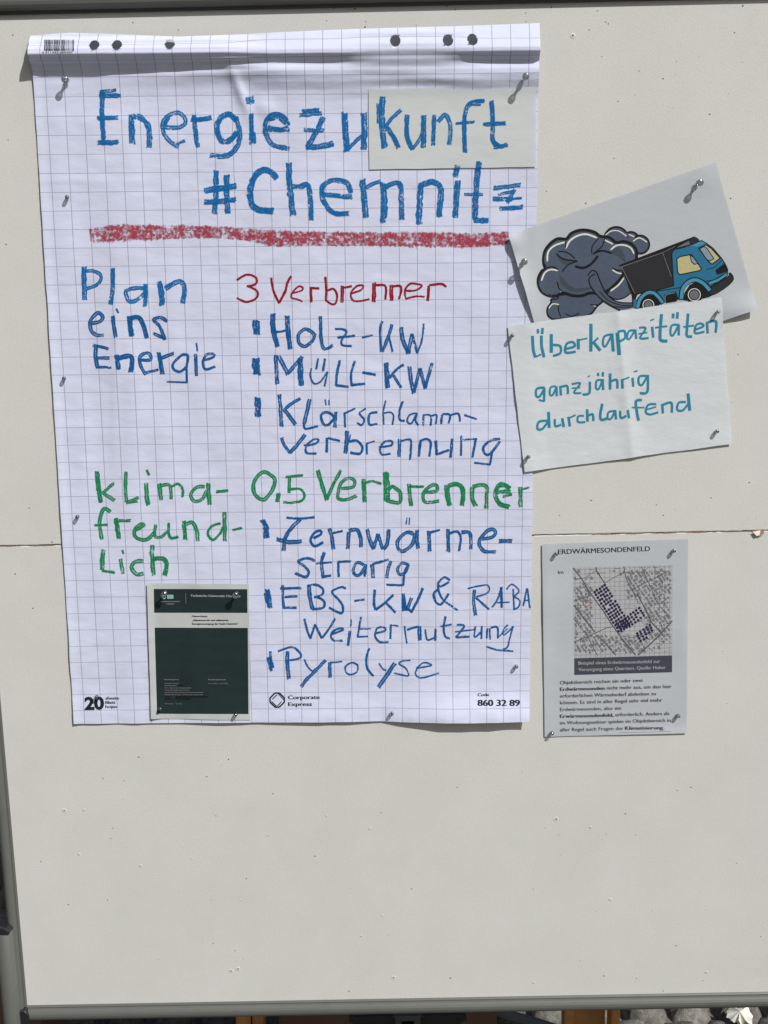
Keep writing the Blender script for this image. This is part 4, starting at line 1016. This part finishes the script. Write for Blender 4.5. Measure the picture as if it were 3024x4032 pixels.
for k in range(26):
    x0 = rm.uniform(820, 1500); y0 = rm.uniform(110, 1200); dx = rm.uniform(-160, 160); dy = rm.uniform(60, 200)
    if 140 < x0+dx < 1530 and y0+dy < 1360: q.line(mz(x0, y0), mz(x0+dx, y0+dy), 1.1)
o = q.obj('map_buildings', M['mapgrey'], erd); o['kind'] = 'stuff'
q = Print(h_erd, .17)
for P, wd in (([(130,130),(250,280),(340,430),(400,520),(560,740),(700,960),(860,1180),(1020,1370)], 3.4), ([(460,120),(460,170),(580,345)], 3.2), ([(580,345),(740,250),(860,200),(1010,205)], 1.6),
              ([(140,660),(280,840),(440,1040)], 3.2), ([(150,1180),(330,1110),(600,985),(700,965)], 2.2), ([(1540,880),(1380,1060),(1230,1210),(1050,1370)], 3.6), ([(1040,500),(1150,700),(1240,900),(1390,1060)], 3.4),
              ([(850,110),(890,300),(990,480),(1060,640)], 2.0), ([(140,600),(350,530),(340,420)], 1.8), ([(480,1080),(620,1240),(740,1370)], 2.6), ([(1100,110),(1240,420),(1330,640),(1520,850)], 2.0), ([(930,460),(1180,330),(1500,170)], 2.0),
              ([(140,850),(330,1090),(480,1380)], 2.0), ([(150,300),(300,270),(455,170)], 1.6), ([(1000,920),(1180,840)], 1.5), ([(560,520),(700,700)], 1.2), ([(1270,100),(1400,330),(1390,480)], 1.6)):
    q.pline([mz(*p_) for p_ in P], wd*1.35)
for k in range(230):
    x0 = rm.uniform(150, 1500); y0 = rm.uniform(120, 1340)
    if 380 < x0 < 1080 and 200 < y0 < 1050: continue
    a = rm.choice((.95, -.6, .93, -.55, .1)) + rm.uniform(-.12, .12); l_ = rm.uniform(25, 95); x1, y1 = x0 + l_*math.cos(a), y0 + l_*math.sin(a)
    if 140 < x1 < 1530 and 120 < y1 < 1360: q.line(mz(x0, y0), mz(x1, y1), rm.uniform(1.0, 1.9))
o = q.obj('map_streets', M['mapdark'], erd); o['kind'] = 'stuff'
q = Print(h_erd, .20)
def dotrow(p0, du, nu_, dv, nv_, r=21, skip=0.02):
    for j in range(nv_):
        for i in range(nu_):
            if rm.random() < skip: continue
            q.disc(*mz(p0[0]+du[0]*i+dv[0]*j + rm.uniform(-4, 4), p0[1]+du[1]*i+dv[1]*j + rm.uniform(-4, 4)), r/MS, 8)
dotrow((436, 472), (24.5, 39.5), 15, (37, -25), 5); dotrow((825, 880), (41, -30), 7, (22, 36), 4, 20, .03); dotrow((755, 920), (37, -24), 4, (22, 34), 4, 19)
dotrow((1040, 1058), (46, -28), 5, (17, 36), 3, 20, 0); dotrow((1090, 1165), (44, -22), 3, (0, 0), 1, 20, 0)
o = q.obj('map_dots', M['dots'], erd); o['kind'] = 'stuff'
rb = Ribbons(h_erd, .24, 0.0, deps=0); rb.add([(MX+(325+48*math.cos(k*.7854))/MS, MY+(632+48*math.sin(k*.7854))/MS, 9/MS) for k in range(8)], True, 2); rb.obj('map_ring', M['ring'], erd)
X, Y, s_ = 2120, 2560, 2.765
q = Print(h_erd, .14); q.poly([(X+a/s_, Y+b/s_) for a, b in ((390, 88), (1455, 57), (1455, 240), (390, 270))], 20); q.obj('caption_bar', M['caption'], erd)
q = Print(h_erd, .19)
q.text('Beispiel eines Erdwärmesondenfeld zur', (X+437/s_, Y+158/s_), (X+1325/s_, Y+138/s_), 38/s_); q.text('Versorgung eines Quartiers. Quelle: Huber', (X+437/s_, Y+228/s_), (X+1385/s_, Y+203/s_), 38/s_)
q.obj('caption_text', M['captext'], erd)
q = pr(h_erd)
for t, y0, x1, y1, b in (('Objektbereich reichen ein oder zwei', 372, 1132, 345, 0), ('Erdwärmesonden', 444, 720, 431, .012), ('erforderlichen Wärmebedarf abdecken zu', 517, 1278, 490, 0),
                         ('können. Es sind in aller Regel sehr viel mehr', 590, 1347, 560, 0), ('Erdwärmesonden, also ein', 664, 900, 648, 0), ('Erwärmesondenfeld,', 738, 818, 724, .012),
                         ('im Wohnungssektor spielen im Objektbereich in', 810, 1440, 780, 0), ('aller Regel auch Fragen der', 884, 925, 868, 0)):
    q.text(t, (X+235/s_, Y+y0/s_), (X+x1/s_, Y+y1/s_), 40/s_, b)
for t, x0, y0, x1, y1, b in (('nicht mehr aus, um den hier', 745, 429, 1450, 412, 0), ('erforderlich. Anders als', 838, 721, 1425, 706, 0), ('Klimatisierung.', 943, 867, 1368, 862, .012)):
    q.text(t, (X+x0/s_, Y+y0/s_), (X+x1/s_, Y+y1/s_), 40/s_, b)
q.obj('paragraph', M['textgrey'], erd)
q = pr(h_erd); q.line((X+880/s_, Y+898/s_), (X+1445/s_, Y+884/s_), 1.6); q.obj('underline', M['rail'], erd)

# ------------------------------------------------------------------ thesis cover
cov = thing('thesis_cover', 'small dark green title page with a white border on the lower left of the flipchart', 'title page', PW(h_cov, 790, 2833, 0))
quad_sheet('paper', h_cov, ((578.5, 2297.6), (980, 2299.5), (986, 2834.7), (594, 2832)), M['cover'], cov, 3.5, 0.3, 15)
X, Y, s_ = 550, 2280, 3.687
def cz(L): return [(X+a/s_, Y+b/s_) for a, b in L]
q = pr(h_cov, .16); q.poly(cz([(205, 143), (1562, 147), (1565, 490), (210, 488)]), 14); q.obj('title_band', M['coverdark'], cov)
q = pr(h_cov, .16); q.poly(cz([(218, 705), (1570, 709), (1580, 1960), (252, 1955)]), 14); q.obj('dark_field', M['coverdark'], cov)
q = pr(h_cov, .22)
def T(t, x0, y0, x1, y1, c, b=0): q.text(t, (X+x0/s_, Y+y0/s_), (X+x1/s_, Y+y1/s_), c/s_, b)
T('Technische Universität Chemnitz', 738, 254, 1462, 262, 32, .01); T('TECHNISCHE UNIVERSITÄT', 300, 333, 590, 333, 14); T('CHEMNITZ', 386, 368, 500, 368, 14)
q.line(cz([(668, 210)])[0], cz([(671, 355)])[0], 0.9)
q.obj('title_text', M['covertext'], cov)
q = pr(h_cov, .22); q.poly(cz([(400, 228), (488, 230), (490, 284), (402, 284)])); q.disc(*cz([(350, 258)])[0], 9, 14); q.obj('emblem', M['icon'], cov)
q = pr(h_cov, .26)
for x in (418, 436, 454, 472): q.line(*cz([(x, 236), (x+1, 278)]), 1.6)
q.disc(*cz([(350, 258)])[0], 4, 10); q.obj('emblem_detail', M['coverdark'], cov)
q = pr(h_cov, .22); T('Masterthesis:', 760, 550, 988, 550, 24, .01); T('„Klimaneutrale und teilautarke', 765, 608, 1288, 608, 26, .01); T('Energieversorgung der Stadt Chemnitz"', 763, 662, 1430, 660, 26, .01)
q.obj('title_text', M['dark'], cov)
q = pr(h_cov, .22)
T('Bearbeitung durch:', 358, 1465, 570, 1465, 18, .02); T('Bearbeitungszeitraum:', 998, 1467, 1250, 1467, 18, .02); T('01.11.2022 – 31.03.2023', 1000, 1522, 1280, 1522, 16)
T('Studiengang', 362, 1520, 565, 1520, 15); T('Matrikelnummer', 362, 1552, 545, 1552, 15); T('M. Sc. Regenerative Energietechnik', 362, 1586, 748, 1586, 15)
T('Technische Universität Chemnitz', 364, 1619, 722, 1619, 15); T('Fakultät für Elektrotechnik und Informationstechnik', 364, 1652, 925, 1652, 15)
T('Professur für Energie- und Hochspannungstechnik', 364, 1684, 918, 1684, 15); T('Betreuung:', 366, 1815, 486, 1815, 15); T('Dr.-Ing.', 527, 1815, 610, 1815, 14)
q.obj('small_print', M['palegrey'], cov)
q = pr(h_cov, .21)
for a, b, c, d in ((553, 1534, 640, 1556), (362, 1698, 447, 1718), (522, 1698, 990, 1722), (362, 1728, 462, 1752), (524, 1728, 735, 1754)): q.poly(cz([(a, b), (c, b), (c, d), (a, d)]))
q.obj('blacked_out_bars', M['redact'], cov)

# ------------------------------------------------------------------ push pins
def pin_meshes(k, h):               # clear spool-shaped head on a steel needle, axis +Z, foot at 0
    big = [(0.0022, 0.0), (0.0034, .0006), (0.0036, .0016), (0.0024, .0030), (0.0019, .0050), (0.0020, .0075), (0.0030, .0092), (0.0042, .0105), (0.0046, .0118), (0.0043, .0130), (0.0030, .0136)]
    small = [(0.0016, 0.0), (0.0023, .0006), (0.0026, .0020), (0.0028, .0036), (0.0030, .0052), (0.0029, .0066), (0.0024, .0078), (0.0013, .0084)]
    mb = MB(); mb.lathe([(r*k, z*k + h) for r, z in (big if k >= 0.95 else small)], 20)
    nd = MB(); nd.lathe([(0.0005, -0.008), (0.0005, h + 0.004)], 8)
    a = bpy.data.meshes.new('plastic_head'); a.from_pydata([tuple(v) for v in mb.v], [], mb.f); a.materials.append(M['clear']); a.polygons.foreach_set('use_smooth', [True]*len(a.polygons))
    b = bpy.data.meshes.new('needle'); b.from_pydata([tuple(v) for v in nd.v], [], nd.f); b.materials.append(M['needle'])
    return a, b
BIG = pin_meshes(1.0, 0.003); SMALL = pin_meshes(0.94, 0.0008)
def pin(px, py, hf, kind, label, lean=(0, 0)):
    ms, ht = (BIG, 12.5) if kind else (SMALL, 6.5)
    x, y = unp(px, py, 6)
    for _ in range(3):
        h = hf(x, y); x, y = unp(px, py, h + ht + (3 if kind else 0.6)); x -= lean[0]*ht; y -= lean[1]*ht
    h = hf(x, y); loc = world(x, y, h)
    o = thing('push_pin', label, 'push pin', loc, 'clear push pins holding the papers')
    o.rotation_euler = Vector((lean[0], -1.0, -lean[1])).to_track_quat('Z', 'X').to_euler()
    for nm, me in (('plastic_head', ms[0]), ('needle', ms[1])):
        c = bpy.data.objects.new(nm, me); C.objects.link(c); c.parent = o
PINS = [
 (254, 312, h_flip, 1, 'clear spool push pin in the upper left corner of the flipchart sheet, under the curl'),
 (2071, 300, h_flip, 1, 'clear spool push pin above the right end of the paper patch'),
 (2758, 719, h_cart, 1, 'clear spool push pin in the upper right corner of the truck cartoon'),
 (2065, 1031, h_cart, 1, 'clear spool push pin at the left edge of the truck cartoon beside the smoke cloud'),
 (645, 2342, h_cov, 1, 'clear spool push pin over the emblem on the dark green title page'),
 (927, 2346, h_cov, 1, 'clear spool push pin over the end of the university name on the title page'),
 (630, 2792, h_cov, 0, 'clear push pin in the lower left corner of the dark title page field'),
 (928, 2816, h_cov, 0, 'clear push pin on the white bottom border of the title page'),
 (2829, 1228, h_note, 0, 'clear push pin over the last letter of the longest teal word'),
 (263, 776, h_flip, 0, 'small clear push pin on the left edge of the flipchart sheet, level with #Chemnitz'),
 (251, 1490, h_flip, 0, 'small clear push pin on the flipchart left edge, just below the word Energie'),
 (303, 2036, h_flip, 0, 'small clear push pin left of the green word freund-'),
 (379, 2746, h_flip, 0, 'small clear push pin on the printed number 20'),
 (2034, 2626, h_flip, 0, 'small clear push pin above the printed code number 860 32 89'),
 (1543, 2812, h_flip, 0, 'small clear push pin at the bottom edge of the flipchart sheet, in the middle'),
 (2018, 1321, h_note, 0, 'small clear push pin in the upper left corner of the teal marker note'),
 (2081, 1799, h_note, 0, 'small clear push pin in the lower left corner of the teal marker note'),
 (2825, 1699, h_note, 0, 'small clear push pin in the lower right corner of the teal marker note'),
 (2191, 2182, h_erd, 0, 'small clear push pin left of the heading on the printed map page'),
 (2655, 2170, h_erd, 0, 'small clear push pin right of the heading on the printed map page'),
 (2672, 2821, h_erd, 0, 'small clear push pin at the right end of the paragraph on the map page'),
 (2175, 2889, h_erd, 0, 'small clear push pin in the lower left corner of the printed map page')]
for i, (a, b, hf, k, l) in enumerate(PINS):
    pin(a, b, hf, k, l, (random.uniform(-.05, .08), random.uniform(-.05, .02)))

# ------------------------------------------------------------------ things glimpsed under and behind the board
def gp(px, py, Yw, dz=0):           # survey ray at depth Yw (m behind the board) -> world x, z
    x, y = unp(px, py, -Yw*1000); v = world(x, y, -Yw*1000); return v.x, v.z
def post_box(x0, x1, y0, y1, z0, z1, name, mat, parent, bv=0.003):
    mb = MB(); mb.box((x0, y0, z0), (x1, y1, z1)); return bevel(mb.obj(name, mat, parent), bv)
xa, _ = gp(927, 4010, .22); xb, _ = gp(1035, 4010, .22); xc, _ = gp(2225, 4010, .22); xd, _ = gp(2440, 4010, .22)
tb = thing('wooden_trestle', 'orange pine trestle table standing behind the board, only its legs showing below', 'table', ((xa+xd)/2, .35, 0))
zt = .40
post_box(xa, (xa+xb)/2+.002, .22, .26, 0, zt, 'leg', M['wood'], tb); post_box((xa+xb)/2+.004, xb, .225, .265, 0, zt, 'leg', M['wood'], tb)
post_box(xd-.016, xd, .215, .26, 0, zt, 'leg', M['wood'], tb); post_box(xc, xc+.018, .23, .27, 0, zt, 'leg', M['wood'], tb)
post_box(xc+.02, xd-.018, .262, .275, .05, zt-.02, 'cross_board', M['wood'], tb)
post_box(xa-.05, xd+.05, .20, .60, zt+.003, zt+.022, 'table_top', M['wood'], tb)
x0, _ = gp(1090, 4010, .30); x1, _ = gp(1960, 4010, .30)
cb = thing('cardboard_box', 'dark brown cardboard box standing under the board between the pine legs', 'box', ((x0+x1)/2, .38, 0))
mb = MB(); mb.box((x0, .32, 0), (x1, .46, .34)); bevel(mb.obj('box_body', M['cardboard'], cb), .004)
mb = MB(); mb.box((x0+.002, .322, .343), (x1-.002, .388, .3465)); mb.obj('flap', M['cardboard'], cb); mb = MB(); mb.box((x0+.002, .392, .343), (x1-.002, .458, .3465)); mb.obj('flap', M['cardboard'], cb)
x0, z0 = gp(1375, 3985, .05); x1, z1 = gp(1835, 3985, .05); xs0, _ = gp(1556, 4000, .03); xs1, _ = gp(1655, 4000, .03); _, zc = gp(1600, 3996, .03)
bk = thing('metal_bracket', 'black hinge bracket with a slotted steel plate hanging under the middle of the frame', 'bracket', ((xs0+xs1)/2, .03, zc-.06))
mb = MB(); mb.prism([(x0, z0-.002), (x1, z0-.002), (x1+.001, z0-.012), (x1-.03, z0-.03), (xs1+.01, z0-.05), (xs0-.01, z0-.05), (x0+.02, z0-.022), (x0, z0-.012)], Vector((0, .055, 0)), Vector((0, .040, 0)), Vector((1, 0, 0)), Vector((0, 0, 1)))
bevel(mb.obj('arm', M['black'], bk), .001)
mb = MB(); yb = .028; sl0, sl1 = xs0+.010, xs1-.010; zs = zc-.014; W_ = .005
for a, b, c, d in ((xs0, xs1, zc-.010, zc), (xs0, sl0, zc-.06, zc-.0101), (sl1, xs1, zc-.06, zc-.0101), (sl0+.0001, sl1-.0001, zc-.06, zc-.018)): mb.box((a, yb, c), (b, yb+.003, d))
mb.box((xs0-.003, yb-.004, zc+.0001), (xs1+.003, yb+.01, zc+.002)); mb.obj('slotted_plate', M['steel'], bk)
x0, _ = gp(115, 4020, .35); x1, _ = gp(310, 4020, .35)
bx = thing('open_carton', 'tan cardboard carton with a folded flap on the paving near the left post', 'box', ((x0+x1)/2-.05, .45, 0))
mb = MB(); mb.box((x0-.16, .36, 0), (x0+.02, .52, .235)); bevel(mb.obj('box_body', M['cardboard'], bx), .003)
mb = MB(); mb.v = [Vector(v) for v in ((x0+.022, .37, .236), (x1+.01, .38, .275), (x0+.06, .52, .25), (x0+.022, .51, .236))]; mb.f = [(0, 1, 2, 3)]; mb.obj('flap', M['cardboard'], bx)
# black strap lying on the setts, and a pale disc painted as sunlit paving
st = []
for k, (px, py) in enumerate(((1950, 3975), (2010, 3998), (2090, 4020), (2190, 4052), (2300, 4090))):
    x, y = unp(px, py, 0); a = world(x, y, 0); cpos = camo.matrix_world.translation; d = (a - cpos); t = (0.022 - cpos.z)/d.z; st.append(cpos + d*t)
vs, fs = [], []
for i, p_ in enumerate(st):
    tt = (st[min(i+1, 4)] - st[max(i-1, 0)]).normalized(); nn = Vector((-tt.y, tt.x, 0))*.017
    vs += [p_ - nn, p_ + nn, p_ + nn - Vector((0, 0, .003)), p_ - nn - Vector((0, 0, .003))]
for i in range(4):
    for j in range(4): fs.append((4*i+j, 4*i+(j+1) % 4, 4*i+4+(j+1) % 4, 4*i+4+j))
o = mesh_obj('strap', vs, fs, M['black']); o['label'] = 'black strap lying across the pale paving stones right of the cardboard box'; o['category'] = 'strap'
cpos = camo.matrix_world.translation; x, y = unp(2912, 4002, 0); d = world(x, y, 0) - cpos; c = cpos + d*((0.02 - cpos.z)/d.z)
vs = [c + Vector((0, 0, .012))]; fs = []
for k in range(22):
    a = 2*math.pi*k/22; r = random.uniform(.023, .029); vs.append(c + Vector((r*math.cos(a), r*math.sin(a)*1.3, random.uniform(-.004, .012))))
for k in range(22): fs.append((0, 1+k, 1+(k+1) % 22))
o = mesh_obj('sunlit_patch', vs, fs, M['pale'], None, False); o['label'] = 'crumpled whitish disc standing in for a sunlit patch on the paving, lower right'; o['category'] = 'sunlit patch'
